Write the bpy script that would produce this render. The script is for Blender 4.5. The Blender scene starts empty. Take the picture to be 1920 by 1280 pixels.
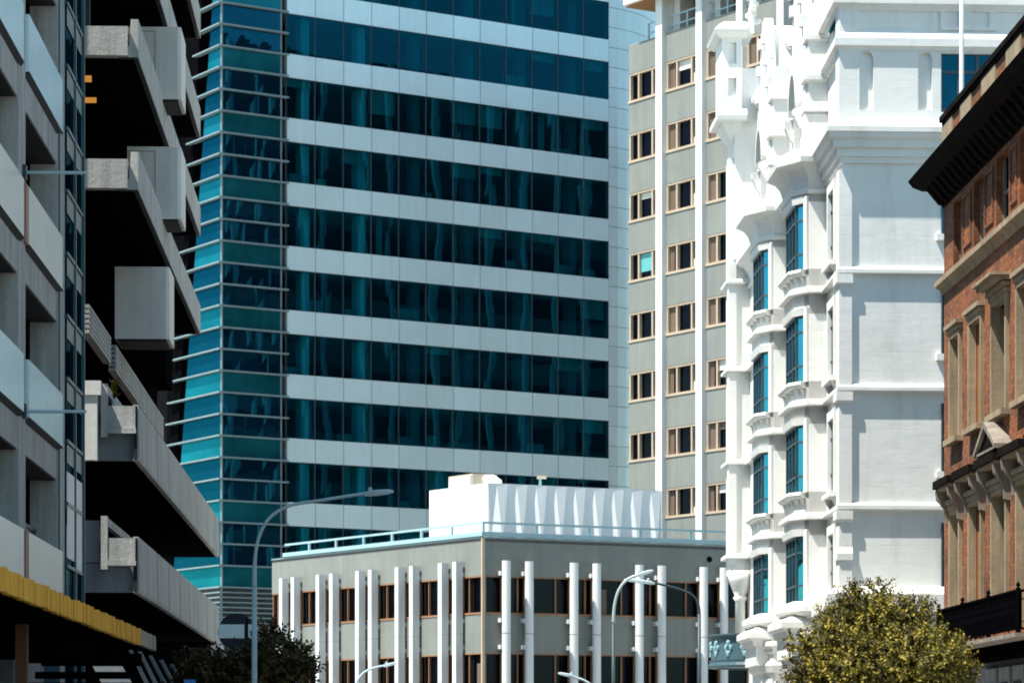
import bpy, bmesh, math, random
from mathutils import Vector, Matrix
from mathutils.geometry import tessellate_polygon
R = math.radians
random.seed(7)
sc = bpy.context.scene
C = sc.collection

# ------------------------------------------------------------------ camera, sky, sun, exposure
FOC = 6200.0      # focal length in photo pixels (photo 1920 wide)
HOR = 1400.0      # image row of the horizon
EYE = 1.6
cd = bpy.data.cameras.new('camera'); cam = bpy.data.objects.new('camera', cd); C.objects.link(cam)
cam.location = (0, 0, EYE); cam.rotation_euler = (R(90), 0, 0)
cd.sensor_width = 36; cd.lens = 36 * FOC / 1920
cd.shift_y = (HOR - 640) / 1920
cd.clip_start = 0.5; cd.clip_end = 4000
cd.dof.use_dof = True; cd.dof.focus_distance = 84; cd.dof.aperture_fstop = 3.2
sc.camera = cam

SUN = Vector((-.43, -.23, 1.0)).normalized()
w = bpy.data.worlds.new('World'); sc.world = w; w.use_nodes = True
nt = w.node_tree; bg = nt.nodes['Background']
sky = nt.nodes.new('ShaderNodeTexSky'); sky.sky_type = 'NISHITA'; sky.sun_disc = False
sky.sun_elevation = math.asin(SUN.z); sky.sun_rotation = math.atan2(SUN.x, SUN.y)
sky.altitude = 0; sky.air_density = 1.0; sky.dust_density = 0.6; sky.ozone_density = 1.2
tint = nt.nodes.new('ShaderNodeMix'); tint.data_type = 'RGBA'; tint.blend_type = 'MULTIPLY'; tint.inputs[0].default_value = 1.0
tint.inputs[7].default_value = (.84, 1.05, .97, 1)
nt.links.new(sky.outputs[0], tint.inputs[6]); nt.links.new(tint.outputs[2], bg.inputs[0]); bg.inputs[1].default_value = 0.115
sl = bpy.data.lights.new('sun', 'SUN'); so = bpy.data.objects.new('sun', sl); C.objects.link(so)
sl.energy = 5.0; sl.angle = R(0.5); sl.color = (1.0, .95, .87)
so.rotation_euler = (-SUN).to_track_quat('-Z', 'Y').to_euler()
sc.view_settings.view_transform = 'Standard'; sc.view_settings.look = 'None'
sc.view_settings.exposure = 0.98; sc.view_settings.gamma = 1.0
sc.cycles.max_bounces = 8; sc.cycles.filter_width = 1.8

# ------------------------------------------------------------------ materials
def nodes(name):
    m = bpy.data.materials.new(name); m.use_nodes = True
    n = m.node_tree; n.nodes.clear()
    out = n.nodes.new('ShaderNodeOutputMaterial')
    return m, n, out
def N(n, t, **kw):
    x = n.nodes.new(t)
    for k, v in kw.items(): setattr(x, k, v)
    return x
def mapped(n, scale, src='pos'):
    if src == 'uv':
        tc = N(n, 'ShaderNodeUVMap'); o = tc.outputs[0]
    else:
        tc = N(n, 'ShaderNodeNewGeometry'); o = tc.outputs['Position']
    mp = N(n, 'ShaderNodeMapping'); mp.inputs['Scale'].default_value = scale
    n.links.new(o, mp.inputs[0]); return mp.outputs[0]
def noise(n, scale, sc_=1.0, det=4, rough=.6, src='pos'):
    t = N(n, 'ShaderNodeTexNoise'); t.inputs['Scale'].default_value = sc_
    t.inputs['Detail'].default_value = det; t.inputs['Roughness'].default_value = rough
    n.links.new(mapped(n, scale, src), t.inputs['Vector']); return t.outputs[0]
def ramp(n, fac, stops):
    r = N(n, 'ShaderNodeValToRGB'); e = r.color_ramp.elements
    while len(e) < len(stops): e.new(.5)
    for i, (p, c) in enumerate(stops):
        e[i].position = p; e[i].color = (c[0], c[1], c[2], 1) if hasattr(c, '__len__') else (c, c, c, 1)
    n.links.new(fac, r.inputs[0]); return r.outputs[0]
def mix(n, fac, a, b, mode='MIX'):
    x = N(n, 'ShaderNodeMix', data_type='RGBA', blend_type=mode)
    for s, v in ((x.inputs[0], fac), (x.inputs[6], a), (x.inputs[7], b)):
        if hasattr(v, 'is_linked'): n.links.new(v, s)
        elif hasattr(v, '__len__'): s.default_value = (v[0], v[1], v[2], 1)
        else: s.default_value = v
    return x.outputs[2]
def plain(name, col, rough=.7, var=.18, vscale=(.8, .8, .8), streak=.0, bump=0.0, bscale=6, spec=.4, metal=0.0, fine=0.0, island=0.0):
    m, n, out = nodes(name)
    b = N(n, 'ShaderNodeBsdfPrincipled')
    b.inputs['Roughness'].default_value = rough; b.inputs['Metallic'].default_value = metal
    b.inputs['Specular IOR Level'].default_value = spec
    lo = [c * (1 - var) for c in col]; hi = [min(1, c * (1 + var * .6)) for c in col]
    c = ramp(n, noise(n, vscale, 1.0, 5, .65), [(.3, lo), (.7, hi)])
    if island:
        gi = N(n, 'ShaderNodeNewGeometry'); c = mix(n, 1.0, c, ramp(n, gi.outputs['Random Per Island'], [(0, 1 - island), (1, 1.0)]), 'MULTIPLY')
    if fine:
        c = mix(n, 1.0, c, ramp(n, noise(n, (1, 1, 1), 14.0, 3, .7), [(.3, 1 - fine), (.7, 1.0)]), 'MULTIPLY')
    if streak:
        c = mix(n, 1.0, c, ramp(n, noise(n, (2.6, 2.6, .16), 1.0, 6, .7), [(.35, 1 - streak), (.62, 1.0)]), 'MULTIPLY')
    n.links.new(c, b.inputs['Base Color'])
    if bump:
        bp = N(n, 'ShaderNodeBump'); bp.inputs['Strength'].default_value = bump; bp.inputs['Distance'].default_value = .05
        n.links.new(noise(n, (1, 1, 1), bscale, 4, .6), bp.inputs['Height']); n.links.new(bp.outputs[0], b.inputs['Normal'])
    n.links.new(b.outputs[0], out.inputs[0]); return m
def glass_mat(name, tint, body, rough=.02, wave=.0, wscale=(.35, .35, .25), var=.35, see=None):
    """dark tinted glazing: coloured mirror of what stands opposite plus a dim room colour"""
    m, n, out = nodes(name)
    g = N(n, 'ShaderNodeBsdfGlossy'); g.inputs['Roughness'].default_value = rough
    g.inputs['Color'].default_value = (*tint, 1)
    d = N(n, 'ShaderNodeBsdfDiffuse')
    c = ramp(n, noise(n, (.22, .22, .5), 1.0, 3, .6), [(.35, [x * (1 - var) for x in body]), (.7, [x * (1 + var) for x in body])])
    n.links.new(c, d.inputs['Color'])
    if wave:
        bp = N(n, 'ShaderNodeBump'); bp.inputs['Strength'].default_value = wave; bp.inputs['Distance'].default_value = .1
        n.links.new(noise(n, wscale, 1.0, 1, .4), bp.inputs['Height']); n.links.new(bp.outputs[0], g.inputs['Normal'])
    a = N(n, 'ShaderNodeAddShader'); n.links.new(g.outputs[0], a.inputs[0]); n.links.new(d.outputs[0], a.inputs[1])
    if see:
        tr = N(n, 'ShaderNodeBsdfTransparent'); tr.inputs[0].default_value = (*see, 1)
        a2 = N(n, 'ShaderNodeAddShader'); n.links.new(a.outputs[0], a2.inputs[0]); n.links.new(tr.outputs[0], a2.inputs[1]); a = a2
    n.links.new(a.outputs[0], out.inputs[0]); return m
def emit_mat(name, col, s):
    m, n, out = nodes(name); e = N(n, 'ShaderNodeEmission'); e.inputs[0].default_value = (*col, 1); e.inputs[1].default_value = s
    n.links.new(e.outputs[0], out.inputs[0]); return m
def brick_mat():
    m, n, out = nodes('red brick')
    b = N(n, 'ShaderNodeBsdfPrincipled'); b.inputs['Roughness'].default_value = .85; b.inputs['Specular IOR Level'].default_value = .25
    t = N(n, 'ShaderNodeTexBrick'); v = mapped(n, (1, 1, 1), 'uv'); n.links.new(v, t.inputs['Vector'])
    t.inputs['Scale'].default_value = 1.0; t.inputs['Brick Width'].default_value = .30; t.inputs['Row Height'].default_value = .115
    t.inputs['Mortar Size'].default_value = .016; t.inputs['Bias'].default_value = -.1
    t.inputs['Color1'].default_value = (.30, .10, .03, 1); t.inputs['Color2'].default_value = (.14, .045, .018, 1)
    t.inputs['Mortar'].default_value = (.13, .075, .055, 1)
    st = ramp(n, noise(n, (.9, .9, .5), 1.0, 6, .7), [(.32, (.5, .5, .58)), (.5, (1, 1, 1)), (.7, (1.35, 1.2, 1.0))])
    c = mix(n, 1.0, t.outputs[0], st, 'MULTIPLY')
    gr = ramp(n, noise(n, (1.6, 1.6, 1.1), 1.0, 5, .7), [(.56, 0.0), (.68, .55)])
    c = mix(n, gr, c, (.17, .14, .12)); n.links.new(c, b.inputs['Base Color'])
    bp = N(n, 'ShaderNodeBump'); bp.inputs['Strength'].default_value = .5; bp.inputs['Distance'].default_value = .02
    n.links.new(t.outputs['Fac'], bp.inputs['Height']); bp.invert = True; n.links.new(bp.outputs[0], b.inputs['Normal'])
    n.links.new(b.outputs[0], out.inputs[0]); return m
def stucco_mat(name='white painted stucco', k=(1, 1, 1)):
    m, n, out = nodes(name)
    b = N(n, 'ShaderNodeBsdfPrincipled'); b.inputs['Roughness'].default_value = .75; b.inputs['Specular IOR Level'].default_value = .3
    c = ramp(n, noise(n, (.5, .5, .4), 1.0, 6, .65), [(.3, (.70 * k[0], .70 * k[1], .665 * k[2])), (.7, (.78 * k[0], .78 * k[1], .75 * k[2]))])
    c = mix(n, 1.0, c, ramp(n, noise(n, (1.5, 1.5, .2), 1.0, 5, .7), [(.28, .86), (.5, 1.0)]), 'MULTIPLY')
    n.links.new(c, b.inputs['Base Color'])
    t = N(n, 'ShaderNodeTexBrick'); n.links.new(mapped(n, (1, 1, 1), 'uv'), t.inputs['Vector'])
    t.inputs['Scale'].default_value = 1; t.inputs['Brick Width'].default_value = 2.6; t.inputs['Row Height'].default_value = .62
    t.inputs['Mortar Size'].default_value = .02; t.inputs['Mortar Smooth'].default_value = 1
    hh = N(n, 'ShaderNodeMath', operation='MULTIPLY_ADD'); n.links.new(t.outputs['Fac'], hh.inputs[0]); hh.inputs[1].default_value = -.10
    n.links.new(noise(n, (1, 1, 1.6), 1.3, 4, .55), hh.inputs[2])
    bp = N(n, 'ShaderNodeBump'); bp.inputs['Strength'].default_value = .22; bp.inputs['Distance'].default_value = .06
    n.links.new(hh.outputs[0], bp.inputs['Height']); n.links.new(bp.outputs[0], b.inputs['Normal'])
    n.links.new(b.outputs[0], out.inputs[0]); return m
def leaf_mat(name, dark, mid, light):
    m, n, out = nodes(name)
    b = N(n, 'ShaderNodeBsdfPrincipled'); b.inputs['Roughness'].default_value = .55; b.inputs['Specular IOR Level'].default_value = .3
    oi = N(n, 'ShaderNodeNewGeometry')
    c = ramp(n, oi.outputs['Random Per Island'], [(.0, dark), (.62, mid), (1.0, light)])
    c = mix(n, 1.0, c, ramp(n, noise(n, (2.2, 2.2, 2.2), 1.0, 3, .6), [(.32, .3), (.62, 1.2)]), 'MULTIPLY')
    n.links.new(c, b.inputs['Base Color'])
    t = N(n, 'ShaderNodeBsdfTranslucent'); n.links.new(c, t.inputs[0])
    mx = N(n, 'ShaderNodeMixShader'); mx.inputs[0].default_value = .22
    n.links.new(b.outputs[0], mx.inputs[1]); n.links.new(t.outputs[0], mx.inputs[2]); n.links.new(mx.outputs[0], out.inputs[0]); return m

M = dict(
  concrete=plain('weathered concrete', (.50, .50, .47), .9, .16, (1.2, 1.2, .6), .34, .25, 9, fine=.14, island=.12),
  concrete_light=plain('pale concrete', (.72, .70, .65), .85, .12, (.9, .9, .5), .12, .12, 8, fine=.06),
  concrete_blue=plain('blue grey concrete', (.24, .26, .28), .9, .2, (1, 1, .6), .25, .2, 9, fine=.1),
  concrete_dark=plain('near black concrete', (.018, .018, .021), .9, .3, (.8, .8, .8), .2),  # near black; also stands for shade under openings, beams and boxes
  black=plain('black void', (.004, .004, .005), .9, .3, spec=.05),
  soffit=plain('dark soffit', (.004, .004, .005), .95, .3, spec=.0),  # shade under slabs, balconies and canopy put into the colour
  enamel_blue=plain('pale blue enamel panel', (.60, .82, .86), .2, .08, (.5, .5, .3), .05, spec=.6),
  enamel_beige=plain('beige enamel panel', (.66, .66, .60), .3, .08, (.5, .5, .3), .08, spec=.5),
  red_strip=plain('red brown strip', (.34, .18, .13), .6),
  teal_metal=plain('teal painted metal', (.022, .08, .105), .4, .15, spec=.5),
  pale_teal=plain('pale teal railing paint', (.30, .46, .50), .45, .12, spec=.5),
  fin=plain('pale aluminium fin', (.19, .26, .275), .4, .12, (.6, .6, 2), spec=.5),
  cladding=plain('pale silver cladding', (.78, .93, .95), .28, .06, (.25, .25, .25), .05, spec=.8, metal=.25, island=.10),
  joint=plain('grey sealant joint', (.22, .27, .28), .7),
  clad_curve=plain('silver blue cladding', (.68, .78, .79), .3, .05, (.3, .3, .3), .05, spec=.6, metal=.35, island=.08),
  beige_wall=plain('grey beige rendered wall', (.215, .23, .21), .85, .12, (.4, .4, .4), .12, spec=.3),
  rear_wall=plain('dark rendered wall', (.06, .062, .06), .9, .2, (.4, .4, .3), .2, spec=.1),
  white_paint=plain('white painted panel', (.80, .80, .78), .6, .04, (.4, .4, .4), .04),
  white_fin=plain('white pier paint', (.72, .74, .73), .6, .10, (.5, .5, .3), .18),
  timber=plain('orange brown window timber', (.30, .155, .08), .6, .2, (1, 1, 1), .1),
  frame_beige=plain('beige window frame', (.47, .37, .27), .5, .12),
  frame_dark=plain('dark steel window frame', (.05, .075, .09), .5),
  curtain=plain('brown curtain', (.14, .10, .075), .9, .35, (9, 9, .3)),
  blind=plain('teal blind', (.10, .36, .38), .7, .08),
  box_white=plain('white cardboard', (.6, .6, .55), .8),
  stucco=stucco_mat(), stucco_grey=stucco_mat('pale grey stucco', (.98, .985, .98)), brick=brick_mat(),
  stone=plain('cream stone dressing', (.41, .315, .20), .85, .25, (1.4, 1.4, 1.0), .4, .15, fine=.2),
  stone_grey=plain('grey weathered stone', (.26, .22, .18), .9, .3, (2, 2, 1), .4, .2),
  dark_stone=plain('black painted stone with shade', (.014, .011, .010), .95, .5, (2, 2, 2), .3, .2, spec=.02),  # blackish paint, with the cornice's own shadow mixed into the colour
  reveal=plain('weathered window reveal', (.30, .25, .17), .9, .3, (1.5, 1.5, .8), .3),
  board=plain('brown window boarding', (.30, .115, .03), .75, .16, (2, 2, .5), .2),
  iron=plain('black cast iron', (.003, .003, .004), .8, .3, spec=.0),
  gold=plain('yellow ribbed sheet', (.86, .41, .06), .8, .14, (6, 6, .3), .2, spec=.05),
  grey_sheet=plain('grey ribbed sheet', (.26, .23, .19), .6, .2, (6, 6, .3), .2),
  bark=plain('bark', (.05, .038, .028), .9, .3, (5, 5, 2), 0, .4, 12),
  steel=plain('teal grey galvanised pole', (.42, .54, .57), .45, .15, (1, 1, 1), .1, spec=.5),
  steel_dark=plain('dark teal pole', (.02, .045, .055), .5),
  lamp_body=plain('pale lamp housing', (.45, .55, .58), .4),
  navy=plain('dark navy sign face', (.012, .016, .035), .5, .1),
  sign_band=plain('pale grey sign band', (.85, .97, .98), .5, .06),
  sign_blue=plain('blue sign face', (.02, .18, .55), .5, .06),
  asphalt=plain('asphalt', (.05, .05, .052), .9, .2, (.6, .6, .6), 0, .3, 30),
  paving=plain('concrete paving', (.34, .33, .31), .85, .15, (.7, .7, .7), 0, .2, 8),
  paint_white=plain('road paint', (.7, .7, .68), .7),
  teal_balcony=plain('green blue cast balcony', (.05, .10, .12), .5, .18, (1, 1, 1), .1),
  relief=plain('pale blue relief', (.24, .42, .46), .6, .1),
  orange_soffit=plain('orange timber soffit', (.30, .14, .03), .7, .1),
  brown_post=plain('brown timber post', (.16, .07, .03), .7, .25, (4, 4, .4)),
  ac=plain('beige unit casing', (.42, .36, .27), .5, .1),
  ac_slat=plain('pale louvre slat', (.55, .60, .62), .4),
  roofing=plain('grey roofing', (.18, .18, .18), .9),
  glow=emit_mat('warm ceiling light', (1.0, .42, .08), .28),
  tower_glass=glass_mat('dark teal office glass', (.0018, .032, .048), (.0005, .006, .011), .015, .12, see=(.05, .36, .42)),
  corner_glass=glass_mat('deep blue corner glass', (.004, .055, .085), (.0015, .012, .025), .02, .1),
  corner_spandrel=glass_mat('teal spandrel glass', (.01, .10, .125), (.003, .05, .062), .12, .05),
  left_glass=glass_mat('cyan sky glass', (.003, .062, .10), (.0012, .018, .032), .05, .04),
  left_spandrel=glass_mat('bright cyan spandrel', (.006, .115, .15), (.005, .08, .10), .15, .02),
  wing_glass=glass_mat('blue wing glass', (.008, .20, .28), (.004, .08, .12), .1, .04),
  strip_patch=plain('teal grey strip panel', (.035, .07, .08), .35, .2),
  strip_glass=glass_mat('dark stair glass', (.03, .07, .085), (.002, .005, .008), .03, .1),
  dark_glass=glass_mat('dark window glass', (.009, .012, .016), (.002, .002, .003), .03, .12),
  white_glass=glass_mat('sky reflecting window glass', (.035, .27, .36), (.005, .025, .035), .03, .25, (.9, .9, .5)),
  grey_glass=glass_mat('grey window glass', (.10, .17, .18), (.02, .03, .03), .06, .2),
  leaf=leaf_mat('olive leaf', (.018, .016, .004), (.135, .112, .010), (.46, .36, .045)),
  leaf_dark=leaf_mat('dark leaf', (.015, .012, .004), (.06, .046, .010), (.15, .11, .025)),
)

# ------------------------------------------------------------------ geometry helpers
def px(u, v, d):            # photo pixel + distance -> point in the street
    return Vector(((u - 960) * d / FOC, d, EYE + (HOR - v) * d / FOC))
def gx(u, d): return Vector(((u - 960) * d / FOC, d))
class Fac:                  # a vertical facade plane: s along it, z up, n outwards (towards the camera side)
    def __init__(self, a, b, flip=False):
        self.p = Vector(a); self.L = (Vector(b) - Vector(a)).length
        self.d = (Vector(b) - Vector(a)).normalized()
        self.n = Vector((-self.d.y, self.d.x))
        if self.n.dot(-self.p) < 0: self.n = -self.n
        if flip: self.n = -self.n
    def P(self, s, z, n=0.0):
        q = self.p + self.d * s + self.n * n
        return Vector((q.x, q.y, z))
    def s(self, u, n=0.0):
        k = (u - 960) / FOC; q = self.p + self.n * n
        return -(q.x - k * q.y) / (self.d.x - k * self.d.y)
    def z(self, v, s, n=0.0):
        return EYE + (HOR - v) * self.P(s, 0, n).y / FOC
    def zu(self, v, u, n=0.0): return self.z(v, self.s(u, n), n)
    def u(self, s, n=0.0):
        q = self.P(s, 0, n); return 960 + FOC * q.x / q.y
    def nn(self, u, s):     # n at station s that falls in photo column u
        k = (u - 960) / FOC; q = self.p + self.d * s
        return -(q.x - k * q.y) / (self.n.x - k * self.n.y)
class World:
    def P(self, a, z, b=0.0): return Vector((a, b, z))
WF = World()
class MB:
    def __init__(self): self.v = []; self.f = []
    def add(self, vs, fs):
        o = len(self.v); self.v += [Vector(x) for x in vs]; self.f += [[o + i for i in f] for f in fs]
        return self
    def box(self, F, s0, s1, z0, z1, n0, n1):
        return self.add([F.P(s, z, n) for z in (z0, z1) for (s, n) in ((s0, n0), (s1, n0), (s1, n1), (s0, n1))],
            [(0, 1, 2, 3), (4, 5, 6, 7), (0, 1, 5, 4), (1, 2, 6, 5), (2, 3, 7, 6), (3, 0, 4, 7)])
    def prism(self, lo, hi):     # two matching rings
        k = len(lo); self.add(list(lo) + list(hi), [list(range(k)), list(range(k, 2 * k))] + [(i, (i + 1) % k, k + (i + 1) % k, k + i) for i in range(k)])
        return self
    def plan(self, F, pts, z0, z1):      # polygon in (s, n) raised in z
        return self.prism([F.P(s, z0, n) for s, n in pts], [F.P(s, z1, n) for s, n in pts])
    def elev(self, F, pts, n0, n1):      # polygon in (s, z) with thickness in n
        return self.prism([F.P(s, z, n0) for s, z in pts], [F.P(s, z, n1) for s, z in pts])
    def section(self, F, pts, s0, s1):   # polygon in (n, z) run along s
        return self.prism([F.P(s0, z, n) for n, z in pts], [F.P(s1, z, n) for n, z in pts])
    def holed(self, F, outer, holes, n0, n1):
        loops = [outer] + holes
        flat = [p for l in loops for p in l]; k = len(flat)
        tri = tessellate_polygon([[Vector((p[0], p[1], 0)) for p in l] for l in loops])
        fs = [tuple(t) for t in tri] + [tuple(k + i for i in t) for t in tri]; o = 0
        for l in loops:
            m = len(l); fs += [(o + i, o + (i + 1) % m, k + o + (i + 1) % m, k + o + i) for i in range(m)]; o += m
        return self.add([F.P(s, z, n0) for s, z in flat] + [F.P(s, z, n1) for s, z in flat], fs)
    def sweep(self, F, path, prof, closed=False, sign=1):   # path [(s,n)], closed profile [(out,z)], mitred
        k = len(prof); m = len(path); rings = []
        def nrm(a, b):
            t = (Vector(b) - Vector(a)).normalized(); return Vector((-t.y, t.x)) * sign
        for i, p in enumerate(path):
            ns = []
            if i > 0 or closed: ns.append(nrm(path[i - 1], p))
            if i < m - 1 or closed: ns.append(nrm(p, path[(i + 1) % m]))
            if len(ns) == 2:
                b = (ns[0] + ns[1]).normalized(); b = b / max(.35, b.dot(ns[0]))
            else: b = ns[0]
            rings.append([F.P(p[0] + b.x * o, z, p[1] + b.y * o) for o, z in prof])
        fs = []
        for i in range(m if closed else m - 1):
            j = (i + 1) % m
            fs += [(i * k + a, i * k + (a + 1) % k, j * k + (a + 1) % k, j * k + a) for a in range(k)]
        if not closed: fs += [tuple(range(k)), tuple(range((m - 1) * k, m * k))]
        return self.add([v for r in rings for v in r], fs)
    def tube(self, pts, rad, seg=10):
        pts = [Vector(p) for p in pts]; m = len(pts)
        if not hasattr(rad, '__len__'): rad = [rad] * m
        vs = []; up = None
        for i, p in enumerate(pts):
            t = (pts[min(i + 1, m - 1)] - pts[max(i - 1, 0)]).normalized()
            a = Vector((0, 0, 1)) if abs(t.z) < .9 else Vector((0, 1, 0))
            if up is not None: a = up
            x = (a - t * a.dot(t)).normalized(); up = x; y = t.cross(x)
            vs += [p + (x * math.cos(2 * math.pi * q / seg) + y * math.sin(2 * math.pi * q / seg)) * rad[i] for q in range(seg)]
        fs = [(i * seg + q, i * seg + (q + 1) % seg, (i + 1) * seg + (q + 1) % seg, (i + 1) * seg + q) for i in range(m - 1) for q in range(seg)]
        fs += [tuple(range(seg)), tuple(range((m - 1) * seg, m * seg))]
        return self.add(vs, fs)
    def lathe(self, c, prof, seg=14, a0=0.0, a1=2 * math.pi):
        c = Vector(c); full = abs(a1 - a0 - 2 * math.pi) < 1e-6; q = seg if full else seg + 1
        vs = [c + Vector((r * math.cos(a0 + (a1 - a0) * i / seg), r * math.sin(a0 + (a1 - a0) * i / seg), z)) for r, z in prof for i in range(q)]
        fs = [(j * q + i, j * q + (i + 1) % q, (j + 1) * q + (i + 1) % q, (j + 1) * q + i) for j in range(len(prof) - 1) for i in range(seg if full else q - 1)]
        if full: fs += [tuple(range(q)), tuple(range((len(prof) - 1) * q, len(prof) * q))]
        return self.add(vs, fs)
    def build(self, name, mat, parent=None, label=None, smooth=False):
        base = Vector((0, 0, 0)); p = parent
        while p is not None: base += p.location; p = p.parent
        bm = bmesh.new(); bv = [bm.verts.new(v - base) for v in self.v]
        for f in self.f:
            try: bm.faces.new([bv[i] for i in f])
            except ValueError: pass
        bmesh.ops.recalc_face_normals(bm, faces=bm.faces)
        uv = bm.loops.layers.uv.new('UVMap')
        for f in bm.faces:
            nr = f.normal
            if abs(nr.z) > .7 or (nr.x == 0 and nr.y == 0):
                for l in f.loops: l[uv].uv = (l.vert.co.x + base.x, l.vert.co.y + base.y)
            else:
                t = Vector((-nr.y, nr.x, 0)).normalized()
                for l in f.loops: l[uv].uv = ((l.vert.co + base).dot(t), l.vert.co.z + base.z)
            f.smooth = smooth
        me = bpy.data.meshes.new(name); bm.to_mesh(me); bm.free()
        me.materials.append(M[mat] if isinstance(mat, str) else mat)
        o = bpy.data.objects.new(name, me); C.objects.link(o)
        if parent: o.parent = parent
        if label: o['label'] = label
        return o
class MBS(MB):              # every primitive becomes a part of its own
    def __init__(self): super().__init__(); self.pieces = []
    def add(self, vs, fs):
        m = MB(); m.add(vs, fs); self.pieces.append(m); return self
    def build(self, name, mat, parent=None, label=None, smooth=False):
        return [m.build(name, mat, parent, label, smooth) for m in self.pieces]
def tag(o, label, cat, group=None):
    o['label'] = label; o['category'] = cat
    if group: o['group'] = group
    return o
def thing(name, label, cat, loc, group=None):
    o = bpy.data.objects.new(name, None); o.empty_display_size = .5; C.objects.link(o); o.location = loc
    return tag(o, label, cat, group)
def struct(o): o['kind'] = 'structure'; return o

# ------------------------------------------------------------------ ground, road, pavements
struct(MB().box(WF, -1500, 1500, -1.0, -.05, -300, 2500).build('ground', 'paving'))
struct(MB().add([(-5.6, -60, 0), (7.4, -60, 0), (7.4, 101, 0), (40, 101, 0), (40, 105, 0), (7.4, 105, 0), (4, 150, 0), (-8.5, 150, 0)], [(0, 1, 2, 7), (2, 3, 4, 5), (2, 5, 6, 7)]).build('road', 'asphalt'))
struct(MB().box(WF, -16, -5.6, -.04, .13, -60, 150).build('pavement', 'paving'))
struct(MB().box(WF, 7.4, 20, -.04, .13, -60, 99).build('pavement', 'paving'))
for i in range(14):
    if i == 0: mk = MB()
    mk.box(WF, .75, .87, .002, .006, -20 + i * 9, -17 + i * 9)
struct(mk.build('road_marking', 'paint_white'))

# ------------------------------------------------------------------ glass tower
c0 = gx(537, 201.5); c1 = gx(1141, 215.9)
T = Fac(c0, c1); TL = T.L
root = thing('glass_tower', 'tall teal glass office tower with pale horizontal bands and a finned corner', 'office tower', (c0.x, c0.y, 0))
cs = T.s(415); corner = T.P(cs, 0); pitch = 3.9
Lf = Fac((corner.x, corner.y), (corner.x - .489 * 30, corner.y + .872 * 30))
core = MB().plan(T, [(cs + 1, -3.4), (TL, -3.4), (TL, -26), (cs + 1, -26)], 0, 62).box(T, cs + 1, -.05, 0, 62, -3.4, -.5).box(T, TL - .1, TL, 0, 62, -3.4, -.33)
core.build('tower_core', 'black', root)
MB().plan(T, [(cs, 0), (TL, 0), (TL, -27), (cs, -27)], 62, 63).build('roof', 'roofing', root)
zt0 = 43.82
def pane_grid(F, ss, z0, z1, n, jit=.018, sag=.0):
    m = MB()
    for a, b in zip(ss[:-1], ss[1:]):
        j = [random.uniform(-jit, jit) for _ in range(4)]
        m.add([F.P(a, z0, n + j[0]), F.P(b, z0, n + j[1]), F.P(b, z1, n + j[2]), F.P(a, z1, n + j[3])], [(0, 1, 2, 3)])
    return m
ss = [TL * i / 12 for i in range(13)]
for k in range(-4, 11):
    zt = zt0 - pitch * k
    b = MB()
    for a, c in zip(ss[:-1], ss[1:]): b.box(T, a + .028, c - .028, zt - 1.43, zt, -.3, .06)
    band = b.build('spandrel_band', 'cladding', root)
    MB().box(T, 0, TL, zt - 1.40, zt - .03, -.32, .015).build('joint', 'joint', band)
    ml = [(0, zt), (0, zt + pitch - 1.43), (TL, zt + pitch - 1.43), (TL, zt)]
    ho = [[(a + .02, zt + .03), (a + .02, zt + pitch - 1.46), (c - .02, zt + pitch - 1.46), (c - .02, zt + .03)] for a, c in zip(ss[:-1], ss[1:])]
    win = MB().holed(T, ml, ho, -.2, .005).build('window_band', 'frame_dark', root)
    MB().box(T, 0, TL, zt - 1.43, zt - .02, -3.4, -.33).build('office_floor', 'concrete_blue', root)
    for s in (1.9, 6.0, 10.1, 14.2, 18.3, 22.4):
        MB().box(T, s - .3, s + .3, zt - .02, zt + pitch - 1.43, -1.5, -.9).build('office_column', 'white_paint' if s < 9 else 'concrete_blue', root)
    bl_ = MBS()
    for a, c in zip(ss[:-1], ss[1:]):
        q_ = random.random(); top = zt + pitch - 1.43
        if q_ < .16: bl_.box(T, a + .08, c - .08, top - random.uniform(.4, 1.5), top, -.42, -.38)
        elif q_ < .30: bl_.box(T, a + random.uniform(.1, .5), a + random.uniform(.8, 1.9), zt, zt + random.uniform(.3, .9), -.9, -.5)
        elif q_ < .40: x_ = random.uniform(a, c - .4); bl_.box(T, x_, x_ + random.uniform(.2, .5), zt, top, -.7, -.6)
    bl_.build('office_blind', 'concrete', root)
    pane_grid(T, ss, zt + .002, zt + pitch - 1.432, -.05, .005).build('pane', 'tower_glass', win)
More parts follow.
